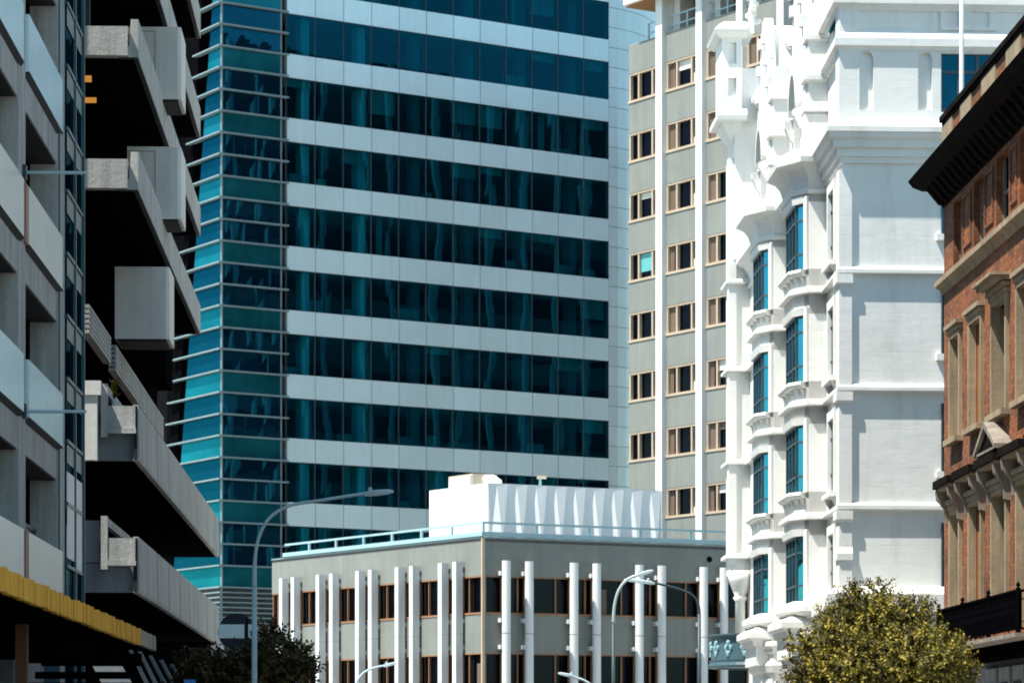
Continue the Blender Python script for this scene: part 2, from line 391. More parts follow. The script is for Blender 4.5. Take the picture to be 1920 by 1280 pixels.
# finned corner
zf0 = EYE + (HOR - 5.6) * corner.y / FOC
sA = Lf.s(350); sB = Lf.s(314)
zA = Lf.z(300, sA); zB = Lf.z(790, sB)
def s_cy(z): return Lf.s(379) + (Lf.s(345) - Lf.s(379)) * (zA - z) / (zA - zB)
def s_end(z): return sA + (sB - sA) * (zA - z) / (zA - zB)
LD = 2.9        # dark reflection band beside the slanting edge
fin_prof = lambda z: [(-.1, z - .045), (.30, z - .045), (.30, z + .045), (-.1, z + .045)]
def lp(F, s): q = F.P(s, 0); return (q.x, q.y)
for k in range(-12, 28):
    z = zf0 - 1.3 * k
    se = max(2.0, s_end(z))
    MB().sweep(WF, [lp(Lf, se - .4), lp(Lf, 0), lp(T, .02)], fin_prof(z), sign=-1).build('sun_fin', 'fin', root)
    if k == 27: continue
    zl = z - 1.3; sl_ = max(1.0, s_cy(z)); sl2 = max(1.0, s_cy(zl))
    sp = k % 3 == 2
    g = MB(); nq = 5
    for i in range(nq):
        a, b2 = cs + (-.45 - cs) * i / nq, cs + (-.45 - cs) * (i + 1) / nq
        j = [random.uniform(-.008, .008) for _ in range(4)]
        g.add([T.P(a, zl, j[0]), T.P(b2, zl, j[1]), T.P(b2, z, j[2]), T.P(a, z, j[3])], [(0, 1, 2, 3)])
    row = g.build('glass_row', 'corner_spandrel' if sp else 'corner_glass', root)
    MB().add([Lf.P(0, zl), Lf.P(sl2, zl), Lf.P(sl_, z), Lf.P(0, z)], [(0, 1, 2, 3)]).build('side_pane', 'left_spandrel' if sp else 'left_glass', row)
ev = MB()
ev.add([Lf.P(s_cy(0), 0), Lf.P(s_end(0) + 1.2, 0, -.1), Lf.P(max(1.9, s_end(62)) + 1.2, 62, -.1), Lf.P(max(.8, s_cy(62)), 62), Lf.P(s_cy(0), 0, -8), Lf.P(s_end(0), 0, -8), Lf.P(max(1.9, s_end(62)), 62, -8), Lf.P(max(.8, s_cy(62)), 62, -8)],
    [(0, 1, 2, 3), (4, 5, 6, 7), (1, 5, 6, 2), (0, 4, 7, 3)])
ev.build('dark_wedge', 'soffit', root)  # dark sheet stands in for the dark reflection on the side glass
MB().box(T, cs, cs + .09, 8, 62, -.1, .03).box(T, -.42, -.3, 8, 62, -.4, -.02).build('corner_trim', 'fin', root)
# louvred plant floors under the fins
zl0 = zf0 - 1.3 * 27
lv = MB()
for i in range(1, 9):
    z = zl0 - .3 * i
    lv.sweep(WF, [lp(Lf, 9), lp(Lf, 0), lp(T, .0)], [(-.1, z - .045), (.25, z - .045), (.25, z + .03), (-.1, z + .03)], sign=-1)
lv.build('louvre', 'fin', root)
MB().box(T, cs + .4, TL, 0, zl0, -.7, -.25).box(Lf, .3, 10, 0, zl0, -.7, -.25).build('plant_wall', 'concrete_blue', root)
# rounded right corner in silver cladding
RR = 8.0; ctr = T.P(TL, 0, -RR); a_n = math.atan2(T.n.y, T.n.x)
def arc(r, a): return (ctr.x + r * math.cos(a), ctr.y + r * math.sin(a))
arcp = [arc(RR, a_n + R(2) * 0 + R(5.5) * i) for i in range(25)]
cc = MB()
for k in range(-8, 37):
    z = zt0 - .46 - 1.3 * k
    cc.sweep(WF, arcp, [(-.3, z - 1.3 + .018), (.05, z - 1.3 + .018), (.05, z - .018), (-.3, z - .018)], sign=-1)
cc.build('corner_cladding', 'clad_curve', root)
MB().sweep(WF, arcp, [(-.4, 0), (.01, 0), (.01, 61.9), (-.4, 61.9)], sign=-1).build('joint', 'joint', root)
# far wing of the tower seen past the slanting edge
wroot = thing('tower_wing', 'narrow cyan glass wing glimpsed between the concrete balconies and the tower', 'office wing', (*gx(320, 222), 0))
Wg = Fac(gx(362, 216), (gx(362, 216).x - .489 * 20, gx(362, 216).y + .872 * 20))
for k in range(0, 16):
    z = zf0 - 3.9 * k + 9.1
    MB().box(Wg, 0, 16, z - 3.9, z - .08, -3, 0).build('glass_row', 'wing_glass', wroot)
    MB().box(Wg, 0, 16, z - .1, z + .1, -2.9, .25).build('sun_fin', 'fin', wroot)

# ------------------------------------------------------------------ beige tower behind
hA = gx(1195, 182); hB = gx(1345, 175.4)
H = Fac(hA, hB)
root = thing('beige_tower', 'beige tower with white vertical piers and brown framed window strips', 'tower block', (hA.x, hA.y, 0))
hs0 = H.s(1179); hs1 = H.s(1395) + 14
zs0 = 30.5; HP = 3.3; ptop = 40.3
MB().box(H, hs0 + .15, hs1 - .15, 0, ptop - .4, -20, -.5).build('tower_core', 'black', root)
pier_u = [(1229, 1249), (1304, 1324), (1380, 1400), (1456, 1477)]
pn = .28
ps = [(H.s(a, pn), H.s(b, .0)) for a, b in pier_u]
bays = [(hs0, ps[0][0]), (ps[0][1], ps[1][0]), (ps[1][1], ps[2][0]), (ps[2][1], ps[3][0])]
def hz(k): return zs0 + HP * k
for a, b in ps:
    MB().box(H, a, b, 0, 50, -.5, pn).build('pier', 'white_fin', root)
for k in range(-9, 4):
    z0 = hz(k - 1) + 1.62 if k < 3 else hz(2) + 1.62
    z1 = hz(k) if k < 3 else ptop
    sb = MBS()
    for a, b in bays: sb.box(H, a, b, z0, z1 - .0, -.5, 0)
    sb.build('spandrel', 'beige_wall', root)
for bi, (a, b) in enumerate(bays):
    for k in range(-9, 3):
        z = hz(k); wd = b - a
        ms = [a + .06, a + wd * .30, a + wd * .74, b - .06]
        fr = MB()
        fr.box(H, a, b, z, z + .13, -.3, .05).box(H, a, b, z + 1.52, z + 1.62, -.3, -.02)
        for s in ms: fr.box(H, s - .07, s + .07, z + .13, z + 1.52, -.28, -.04)
        win = fr.build('window', 'frame_beige', root)
        MB().add([H.P(a, z + .1, -.22), H.P(b, z + .1, -.22), H.P(b, z + 1.55, -.215), H.P(a, z + 1.55, -.225)], [(0, 1, 2, 3)]).build('pane', 'dark_glass', win)
        if bi > 0 and random.random() < .85:
            MB().box(H, ms[0] + .12, ms[0] + .12 + random.uniform(.3, .75), z + .14, z + 1.5, -.2, -.17).build('curtain', 'curtain', win)
        if bi > 0 and random.random() < .6:
            MB().box(H, ms[2] - .25, ms[2] + random.uniform(.2, .5), z + .14, z + random.uniform(.4, .85), -.2, -.16).build('stored_box', 'box_white', win)
        if random.random() < .16:
            MB().box(H, ms[1] + .08, ms[2] - .1, z + random.uniform(.8, 1.2), z + 1.5, -.2, -.17).build('roller_blind', 'box_white' if random.random() < .5 else 'curtain', win)
        if bi == 0 and k == -1:
            MB().box(H, ms[1] + .08, ms[2] - .1, z + .5, z + 1.5, -.2, -.17).build('blind', 'blind', win)
# side wall facing the glass tower, striped with piers (seen mirrored in the tower)
Hb = Fac((H.P(hs0, 0).x, H.P(hs0, 0).y), (H.P(hs0, 0).x + .842 * 26, H.P(hs0, 0).y + .539 * 26), flip=True)
sd = MBS()
for i in range(22): x_ = .9 + i * 2.9 + random.uniform(-.7, .7) * (i > 0); sd.box(Hb, x_, x_ + random.uniform(.25, .6), 0, 39.5 if i < 1 else 50.9, 0, .3)
sd.build('pier', 'white_fin', root)
sd = MBS()
for k in range(-9, 4): sd.box(Hb, .02, 64, hz(k) + 1.62 - HP, min(hz(k), ptop), -.4, .02)
sd.build('spandrel', 'beige_wall', root)
MB().box(Hb, .6, 64, 0, 40, -.5, -.1).build('side_glazing', 'dark_glass', root)
MB().box(Hb, 3.2, 64, 0, 51, -10, -.5).build('unseen_rear_wing', 'rear_wall', root)  # unseen block, made tall and deep to darken the tower's reflections
# roof terrace level
MB().box(H, hs0, hs1, ptop - .4, ptop + .03, -19, -.02).build('parapet_cap', 'concrete', root)
MB().box(H, hs0 + 3.5, hs1, ptop, 50, -16, -3.2).build('penthouse', 'black', root)
cl = MBS()
for a, b in ps[:3]: cl.box(H, b + .02, b + .6, ptop, 49, -1.4, -.5)
cl.build('column', 'white_fin', root)
rl = MB()
for z in (ptop + .42, ptop + .95): rl.box(H, hs0 + 1.6, hs1, z - .035, z + .035, -.25, -.19)
for i in range(14): rl.box(H, hs0 + 1.6 + i * 1.9, hs0 + 1.66 + i * 1.9 + .05, ptop, ptop + .95, -.26, -.18)
rl.build('railing', 'pale_teal', root)
MB().plan(H, [(H.s(1163, 1.2), 1.0), (hs1, 1.0), (hs1, -9), (hs0 + 2, -9), (hs0 + .3, -6)], 42.25, 43.1).build('roof_slab', 'white_paint', root)
MB().plan(H, [(H.s(1165, 1.0), .75), (hs1, .75), (hs1, -9), (hs0 + 2, -9), (hs0 + .4, -5.9)], 42.2, 42.25).build('soffit', 'orange_soffit', root)

# ------------------------------------------------------------------ low office building on the corner
k0 = gx(905, 154.6)
LL = Fac(k0, gx(510, 173)); LR = Fac(k0, gx(1370, 161.6))
root = thing('corner_office', 'low grey beige corner office with paired white vertical tubes and brown window strips', 'office building', (k0.x, k0.y, 0))
rt = 11.37; lend = LL.L; rend = LR.s(1430)
pts = [LL.P(lend, 0), LL.P(0, 0), LR.P(rend, 0), LR.P(rend, 0, -14), LL.P(lend, 0, -14)]
inn = [LL.P(lend - .3, 0, -.45), LR.P(.1, 0, -.55) + (LL.P(.4, 0, 0) - LL.P(0, 0, 0)), LR.P(rend, 0, -.45), LR.P(rend, 0, -13), LL.P(lend, 0, -13)]
def poly(m, P, z0, z1): m.prism([Vector((p.x, p.y, z0)) for p in P], [Vector((p.x, p.y, z1)) for p in P]); return m
poly(MB(), inn, 0, rt - .2).build('building_core', 'black', root)
sills = [7.83, 4.23, .63]; heads = [9.63, 6.03, 2.43]
wl = MB(); path = [(*LL.P(lend, 0).xy,), (*LL.P(0, 0).xy,), (*LR.P(rend, 0).xy,)]
def belt(z0, z1, o0=-.45, o1=0.0): return MB().sweep(WF, path, [(o0, z0), (o1, z0), (o1, z1), (o0, z1)], sign=-1)
belt(heads[0], rt).build('parapet', 'beige_wall', root)
for a, b in ((heads[1], sills[0]), (heads[2], sills[1]), (0, sills[2])): belt(a, b).build('spandrel', 'beige_wall', root)
poly(MB(), pts, rt - .15, rt - .02).build('roof', 'roofing', root)
belt(rt, rt + .07, -.5, .05).build('parapet_cap', 'fin', root)
tl_c = [(523, 535), (545, 562), (592, 607), (617, 633), (666, 680), (690, 705), (740, 756), (767, 783), (821, 836), (848, 863)]
tr_c = [948.5, 991.5, 1075.5, 1118, 1198, 1240, 1318.5, 1356.5]
def frames(F, edges, zi, zh):
    for a, b in edges:
        fr = MB(); fr.box(F, a, b, zi, zi + .09, -.25, .03).box(F, a, b, zh - .07, zh, -.25, .0)
        fr.box(F, a, a + .06, zi + .09, zh - .07, -.2, -.03).box(F, b - .06, b, zi + .09, zh - .07, -.2, -.03)
        m = a + (b - a) * .68
        if b - a > 1.2: fr.box(F, m - .03, m + .03, zi + .09, zh - .07, -.2, -.05)
        win = fr.build('window', 'timber', root)
        MB().add([F.P(a, zi + .1, -.16), F.P(b, zi + .1, -.16), F.P(b, zh - .05, -.15), F.P(a, zh - .05, -.165)], [(0, 1, 2, 3)]).build('pane', 'dark_glass', win)
        if random.random() < .55 and b - a > 1.2:
            MB().box(F, a + .1, a + .1 + (b - a) * random.uniform(.12, .3), zi + .12, zh - random.choice((.15, .15, .5)), -.14, -.1).build('curtain', 'curtain', win)
eL = sorted([0.02] + [LL.s((a + b) / 2, .3) for a, b in tl_c] + [lend - .02])
eR = sorted([0.02] + [LR.s(u, .3) for u in tr_c] + [rend - .05])
for zi, zh in zip(sills, heads):
    frames(LL, list(zip(eL[:-1], eL[1:])), zi, zh)
    frames(LR, list(zip(eR[:-1], eR[1:])), zi, zh)
MB().box(LL, -.05, .06, 0, rt, -.1, .05).build('corner_strip', 'frame_beige', root)
def clamps(F, a, b, n):
    m = MBS()
    for z in (9.75, 7.55, 6.3, 3.95, 2.7): m.box(F, a - .05, b + .05, z - .1, z + .1, -.02, n)
    return m
for a, b in tl_c:
    s1 = LL.s(a, .5); s0_ = s1 - .34
    topz = 10.33
    p = MB().box(LL, s0_, s1, 6.95, topz, .12, .5).box(LL, s0_, s1, 3.3, 6.92, .12, .5).box(LL, s0_, s1, .1, 3.27, .12, .5).build('pier_tube', 'white_fin', root)
    clamps(LL, s0_ + .06, s1 - .06, .14).build('bracket', 'concrete', p)
for u in tr_c:
    q = LR.P(LR.s(u, .3), 0, .34); r_ = .205
    pr = MB()
    for z0, z1 in ((.1, 3.27), (3.3, 6.92), (6.95, 10.33)): pr.lathe(q, [(r_, z0), (r_, z1)], 18)
    p = pr.build('pier_tube', 'white_fin', root)
    s = LR.s(u, .3)
    clamps(LR, s - .24, s + .1, .3).build('bracket', 'white_fin', p)
# edge railing and gutter
gl = (*LL.P(LL.s(533), 0).xy,); gpath = [gl, path[1], path[2]]
MB().sweep(WF, gpath, [(-.22, rt + .10), (.10, rt + .10), (.10, rt + .30), (-.22, rt + .30)], sign=-1).build('gutter', 'pale_teal', root)
rm = MB().sweep(WF, gpath, [(-.1, rt + .68), (-.02, rt + .68), (-.02, rt + .78), (-.1, rt + .78)], sign=-1)
for F, L0 in ((LL, LL.s(533)), (LR, rend)):
    nn_ = int(L0 / 2.9)
    for i in range(nn_ + 1): rm.box(F, i * 2.9 + .02, i * 2.9 + .13, rt + .3, rt + .68, -.12, -.02)
rm.build('railing', 'pale_teal', root)
MB().lathe((0, 0, 0), [(.001, 0), (.17, 0), (.17, .04), (.001, .04)], 16)
vq = LR.P(LR.s(1330), LR.zu(1048, 1330), .0)
vm = MB(); ringp = [vq + Vector((LR.d.x, LR.d.y, 0)) * .15 * math.cos(t * math.pi / 8) + Vector((0, 0, .15 * math.sin(t * math.pi / 8))) for t in range(16)]
vm.prism([p - Vector((LR.n.x, LR.n.y, 0)) * .05 for p in ringp], [p + Vector((LR.n.x, LR.n.y, 0)) * .02 for p in ringp]); vm.build('wall_vent', 'black', root)
# white plant room with folded panels on the roof
pc = gx(915, 157.0); P1 = Fac(pc, (pc.x + LL.d.x * 20, pc.y + LL.d.y * 20)); P2 = Fac(pc, (pc.x + LR.d.x * 20, pc.y + LR.d.y * 20))
pe1 = P1.s(805); pe2 = P2.s(1240); pt = EYE + (HOR - 905) * 157 / FOC; pb = rt - .02
proot = root
pr = MB(); poly(pr, [P1.P(pe1, 0), P1.P(0, 0), P2.P(pe2, 0, 0), P2.P(pe2, 0, -6) , P1.P(pe1, 0, -6) ], pb, pt)
plant = pr.build('plant_room', 'white_paint', root)
nf = 9; wu = pe2 / nf; fp = MB()
for i in range(nf):
    a = i * wu; T0 = (a + wu * .46); 
    zt_ = pt + .0; O = .06
    def Q(s, z, n): return P2.P(s, z, n)
    ap = Q(a + wu * .44, zt_ - .1, .03); bl = Q(a + wu * .10, pb, .06); br = Q(a + wu * .74 - .16, pb, .30)
    pv, pvb, vt, vb = Q(a, zt_, .02), Q(a, pb, .02), Q(a + wu, zt_, .02), Q(a + wu, pb, .02); tp = Q(a + wu * .44, zt_, .03)
    fp.add([ap, bl, br], [(0, 1, 2)])
    fp.add([pv, tp, ap, bl, pvb], [(0, 1, 2), (0, 2, 3), (0, 3, 4)])
    fp.add([tp, vt, vb, br, ap], [(0, 1, 4), (1, 3, 4), (1, 2, 3)])
fp.build('folded_panel', 'white_paint', plant)
u0 = thing('rooftop_unit', 'beige louvred air handling unit with white duct on the white plant room', 'rooftop unit', (*P1.P(2, 0, -1.2).xy, pt))
ua = P1.s(841, -1.0); ub = P1.s(886, -1.0); za = pt; zb = P1.zu(890, 865, -1.0)
MB().box(P1, ub, ua, za, zb, -2.4, -1.0).build('casing', 'ac', u0)
sl = MB()
for i in range(6): sl.box(P1, ub + .1, ua - .12, za + .12 + i * (zb - za - .2) / 6, za + .19 + i * (zb - za - .2) / 6, -1.0, -.94)
sl.build('slat', 'ac_slat', u0)
q = P1.P(ub, zb - .38, -1.7)
MB().tube([q, q + Vector((.35, -.1, .02)), q + Vector((.6, -.15, -.1)), q + Vector((.68, -.2, -.4))], [.33, .33, .28, .22], 12).build('duct', 'white_paint', u0, smooth=True)
q = P2.P(P2.s(1013, -1), pt, -1)
v0 = thing('roof_vent', 'thin blue vent pipe with cream cowl on the plant room roof', 'vent pipe', q)
MB().tube([q - Vector((0, 0, .1)), q + Vector((0, 0, .42))], .07, 10).build('pipe', 'relief', v0)
MB().box(WF, q.x - .16, q.x + .3, q.z + .42, q.z + .54, q.y - .2, q.y + .2).build('cowl', 'ac', v0)

# ------------------------------------------------------------------ white ornate building
w0 = gx(1580, 106.1); w1 = gx(1550, 110.7); w2 = gx(1403.5, 134.5)
W0 = Fac(w0, w1); W1 = Fac(w1, w2); gd = Vector((.998, .0606))
G = Fac(w0, w0 + gd * 28)
WL = W1.L
root = thing('white_building', 'white ornate stucco building with stacked bay windows and string courses', 'historic building', (w0.x, w0.y, 0))
back = [w2 + gd * 20, w0 + gd * 28]
body = [w0, w1, w2] + back
mb_ = MB(); poly(mb_, body, 0, 21.2); poly(mb_, [w0, w1, w1 + gd * 8, w0 + gd * 28], 21.2, 25.4)
poly(mb_, [w1 + (w2 - w1) * .0 + gd * .3, w2 + gd * .3, w2 + gd * 9, w1 + gd * 8], 21.2, 27.6)
mb_.build('wall', 'stucco', root)
front = [(*(w0 + gd * 28),), (*w0,), (*w1,)]           # side wall -> corner -> first strip
def course(path, z, h, o, name='string_course', sign=1, prof=None):
    p = prof or [(-.05, z), (o, z + .03), (o, z + h * .6), (o * .4, z + h), (-.05, z + h)]
    # path runs from right to left, so outwards lies on the other side
    return MB().sweep(WF, path, p, sign=sign).build(name, 'stucco', root)
def fl(F, pts): return [(*F.P(s, 0, n).xy,) for s, n in pts]
zc = [9.2, 13.0, 16.76]
BW = 4.3
def bay_poly(s0): return [(s0, 0), (s0, .58), (s0 + .8, 1.0), (s0 + 3.5, 1.0), (s0 + BW, .58), (s0 + BW, 0)]
b1 = .0; b2 = W1.s(1451, .58)
bs = [b1, b2]
PS = 23.2; PN = W1.nn(1370, PS)
allpath = front[:2] + fl(W0, [(W0.L - .01, 0)])[:0] + fl(W1, bay_poly(b1)) + fl(W1, bay_poly(b2)) + fl(W1, [(PS, 0), (PS, PN), (PS + 1.8, PN), (PS + 1.8, -3)])
for z in zc: course(allpath, z, .24, .2)
# main cornice, stepped, flaring round the bays
corn = [(-.05, 20.3), (.10, 20.32), (.13, 20.5), (.2, 20.52), (.2, 20.76), (.32, 20.8), (.34, 21.02), (.46, 21.08), (.5, 21.22), (.56, 21.26), (.56, 21.42), (.2, 21.62), (-.05, 21.64)]
course(front, 0, 0, 0, 'main_cornice', prof=corn)
bcorn = [(-.1, 20.1), (.1, 20.12), (.13, 20.24), (.03, 20.3), (.06, 20.5), (.15, 20.75), (.3, 20.94), (.5, 21.05), (.6, 21.08), (.62, 21.28), (.5, 21.42), (.2, 21.62), (-.1, 21.64)]
course(fl(W1, bay_poly(b1)) + fl(W1, bay_poly(b2)) + fl(W1, [(PS, 0)]), 0, 0, 0, 'bay_cornice', prof=bcorn)
course(fl(W1, [(PS, 0), (PS, PN), (PS + 1.8, PN), (PS + 1.8, -3)]), 20.3, .24, .2)
course(front, 23.95, .5, .3, 'upper_course', prof=[(-.05, 23.85), (.1, 23.85), (.16, 24.0), (.28, 24.05), (.28, 24.3), (.1, 24.55), (-.05, 24.6)])
course(front, 25.3, .5, .3, 'top_cornice', prof=[(-.3, 25.2), (.12, 25.2), (.2, 25.35), (.34, 25.4), (.34, 25.65), (.1, 25.9), (-.3, 25.95)])
MB().sweep(WF, front, [(-.5, 25.9), (.02, 25.9), (.02, 27.2), (-.5, 27.2)], sign=1).build('parapet', 'stucco', root)
course(front, 5.9, .6, .5, 'base_cornice', prof=[(-.05, 4.9), (.12, 4.9), (.12, 5.3), (.3, 5.4), (.3, 5.8), (.55, 5.95), (.55, 6.5), (.1, 6.75), (-.05, 6.75)])
# corner pilaster
pil = MB(); pil.sweep(WF, [(*(w0 + gd * .28),), (*w0,), (*(w0 + (w1 - w0).normalized() * .75),)], [(-.05, 6.7), (.13, 6.7), (.13, 20.1), (-.05, 20.1)], sign=1)
pil.sweep(WF, [(*(w0 + gd * .5),), (*w0,), (*(w0 + (w1 - w0).normalized() * .9),)], [(-.05, 21.5), (.13, 21.5), (.13, 25.2), (-.05, 25.2)], sign=1)
pil.build('corner_pilaster', 'stucco', root)
pc_ = MBS()
for z in (zc[1] - .42, zc[2] - .42, zc[0] - .42): pc_.sweep(WF, [(*(w0 + gd * .3),), (*w0,), (*(w0 + (w1 - w0).normalized() * .8),)], [(.1, z), (.22, z + .12), (.22, z + .4), (.1, z + .4)], sign=1)
pc_.sweep(WF, [(*(w0 + gd * .3),), (*w0,), (*(w0 + (w1 - w0).normalized() * .8),)], [(.1, 7.6), (.2, 7.6), (.2, 7.8), (.1, 8.1)], sign=1)
pc_.build('pilaster_cap', 'stucco', root)
MB().box(G, .3, 27.8, 6.6, 21.2, 0.002, .012).build('side_wall', 'stucco_grey', root)
# attic layer on the side wall with pointed niches and square panels
def gz(v, u): return G.zu(v, u)
def arch_pts(s0, s1, z0, z1, rise=.55, k=8):
    w_ = s1 - s0; m = (s0 + s1) / 2; zsp = z1 - w_ * rise * 1.3
    pts = [(s0, z0)]
    for i in range(k + 1):
        t = i / k; pts.append((s0 + (m - s0) * (1 - math.cos(t * math.pi / 2)) ** 1.0, zsp + (z1 - zsp) * math.sin(t * math.pi / 2)))
    for i in range(k - 1, -1, -1):
        t = i / k; pts.append((s1 - (s1 - m) * (1 - math.cos(t * math.pi / 2)), zsp + (z1 - zsp) * math.sin(t * math.pi / 2)))
    pts.append((s1, z0)); return pts
sa = .5
niches = [arch_pts(G.s(1610), G.s(1636), gz(208, 1620), gz(97, 1620)), arch_pts(G.s(1720), G.s(1746), gz(208, 1730), gz(97, 1730))]
gw0, gw1 = G.s(1763), G.s(1866)
wz0, wz1 = gz(212, 1770), gz(101, 1770)
niches.append([(gw0, wz0), (gw0, wz1), (gw1, wz1), (gw1, wz0)])
MB().holed(G, [(sa, 21.5), (sa, 23.88), (27.9, 23.88), (27.9, 21.5)], niches, 0.005, .14).build('attic_panel', 'stucco', root)
sq = []
for a, b in ((1770, 1797), (1820, 1853)): sq.append([(G.s(a), gz(52, a)), (G.s(a), gz(20, a)), (G.s(b), gz(20, a)), (G.s(b), gz(52, a))])
MB().holed(G, [(sa, 24.55), (sa, 25.22), (27.9, 25.22), (27.9, 24.55)], [], .005, .06).build('attic_panel', 'stucco', root)
MB().holed(G, [(G.s(1762), gz(58, 1770)), (G.s(1762), gz(12, 1770)), (G.s(1866), gz(12, 1770)), (G.s(1866), gz(58, 1770))], [q_ for q_ in sq], .05, .12).build('attic_panel', 'stucco', root)
fr = MB()
for i in range(4): fr.box(G, gw0 + (gw1 - gw0) * i / 3 - .05, gw0 + (gw1 - gw0) * i / 3 + .05, wz0, wz1, .02, .07)
for t in (0, .32, .96): fr.box(G, gw0, gw1, wz1 - (wz1 - wz0) * t - .05, wz1 - (wz1 - wz0) * t + .05, .022, .065)
win = fr.build('attic_window', 'frame_dark', root)
MB().box(G, gw0, gw1, wz0, wz1, .008, .02).build('pane', 'corner_glass', win)
# window column at the right end of the side wall
for va, vb in ((330, 440), (545, 664), (756, 884), (980, 1108)):
    a, b = G.s(1764.5), G.s(1764.5) + 1.3; z1_, z0_ = gz(va, 1764), gz(vb, 1764)
    win = MB().box(G, a, a + .05, z0_, z1_, 0, .05).box(G, b - .05, b, z0_, z1_, 0, .05).box(G, a + .05, b - .05, (z0_ + z1_) / 2, (z0_ + z1_) / 2 + .06, 0, .04).build('side_window', 'frame_dark', root)
    MB().box(G, a + .05, b - .05, z0_, z1_, 0, .02).build('pane', 'corner_glass', win)
    MB().box(G, a - .17, b + .15, z0_ - .2, z0_, 0, .2).build('sill', 'stucco', win)
# first strip windows beside the corner
zw = [(17.45, 19.75), (13.7, 15.95), (9.95, 12.3), (6.9, 8.55)]
for z0_, z1_ in zw:
    a, b = 1.35, 2.9
    fr = MB().box(W0, a - .3, a, z0_ - .05, z1_ + .3, 0, .16).box(W0, b, b + .3, z0_ - .05, z1_ + .3, 0, .16).box(W0, a, b, z1_, z1_ + .3, 0, .16)
    win = fr.build('narrow_window', 'stucco', root)
    MB().box(W0, a, b, z0_, z1_, 0, .03).build('pane', 'grey_glass', win)
    f2 = MB().box(W0, a, a + .07, z0_, z1_, .03, .07).box(W0, (a + b) / 2 - .04, (a + b) / 2 + .04, z0_, z1_, .03, .07)
    for t in (.25, .75): f2.box(W0, a + .07, b, z0_ + (z1_ - z0_) * t, z0_ + (z1_ - z0_) * t + .06, .03, .065)
    f2.build('frame', 'frame_dark', win)
    if z0_ > 7:
        sm = MB().box(W0, a - .4, b + .4, z0_ - .22, z0_ - .05, 0, .32)
        for s in (a - .15, b + .0): sm.section(W0, [(0, z0_ - .22), (.26, z0_ - .22), (.05, z0_ - .6), (0, z0_ - .6)], s, s + .18)
        sm.build('sill', 'stucco', win)
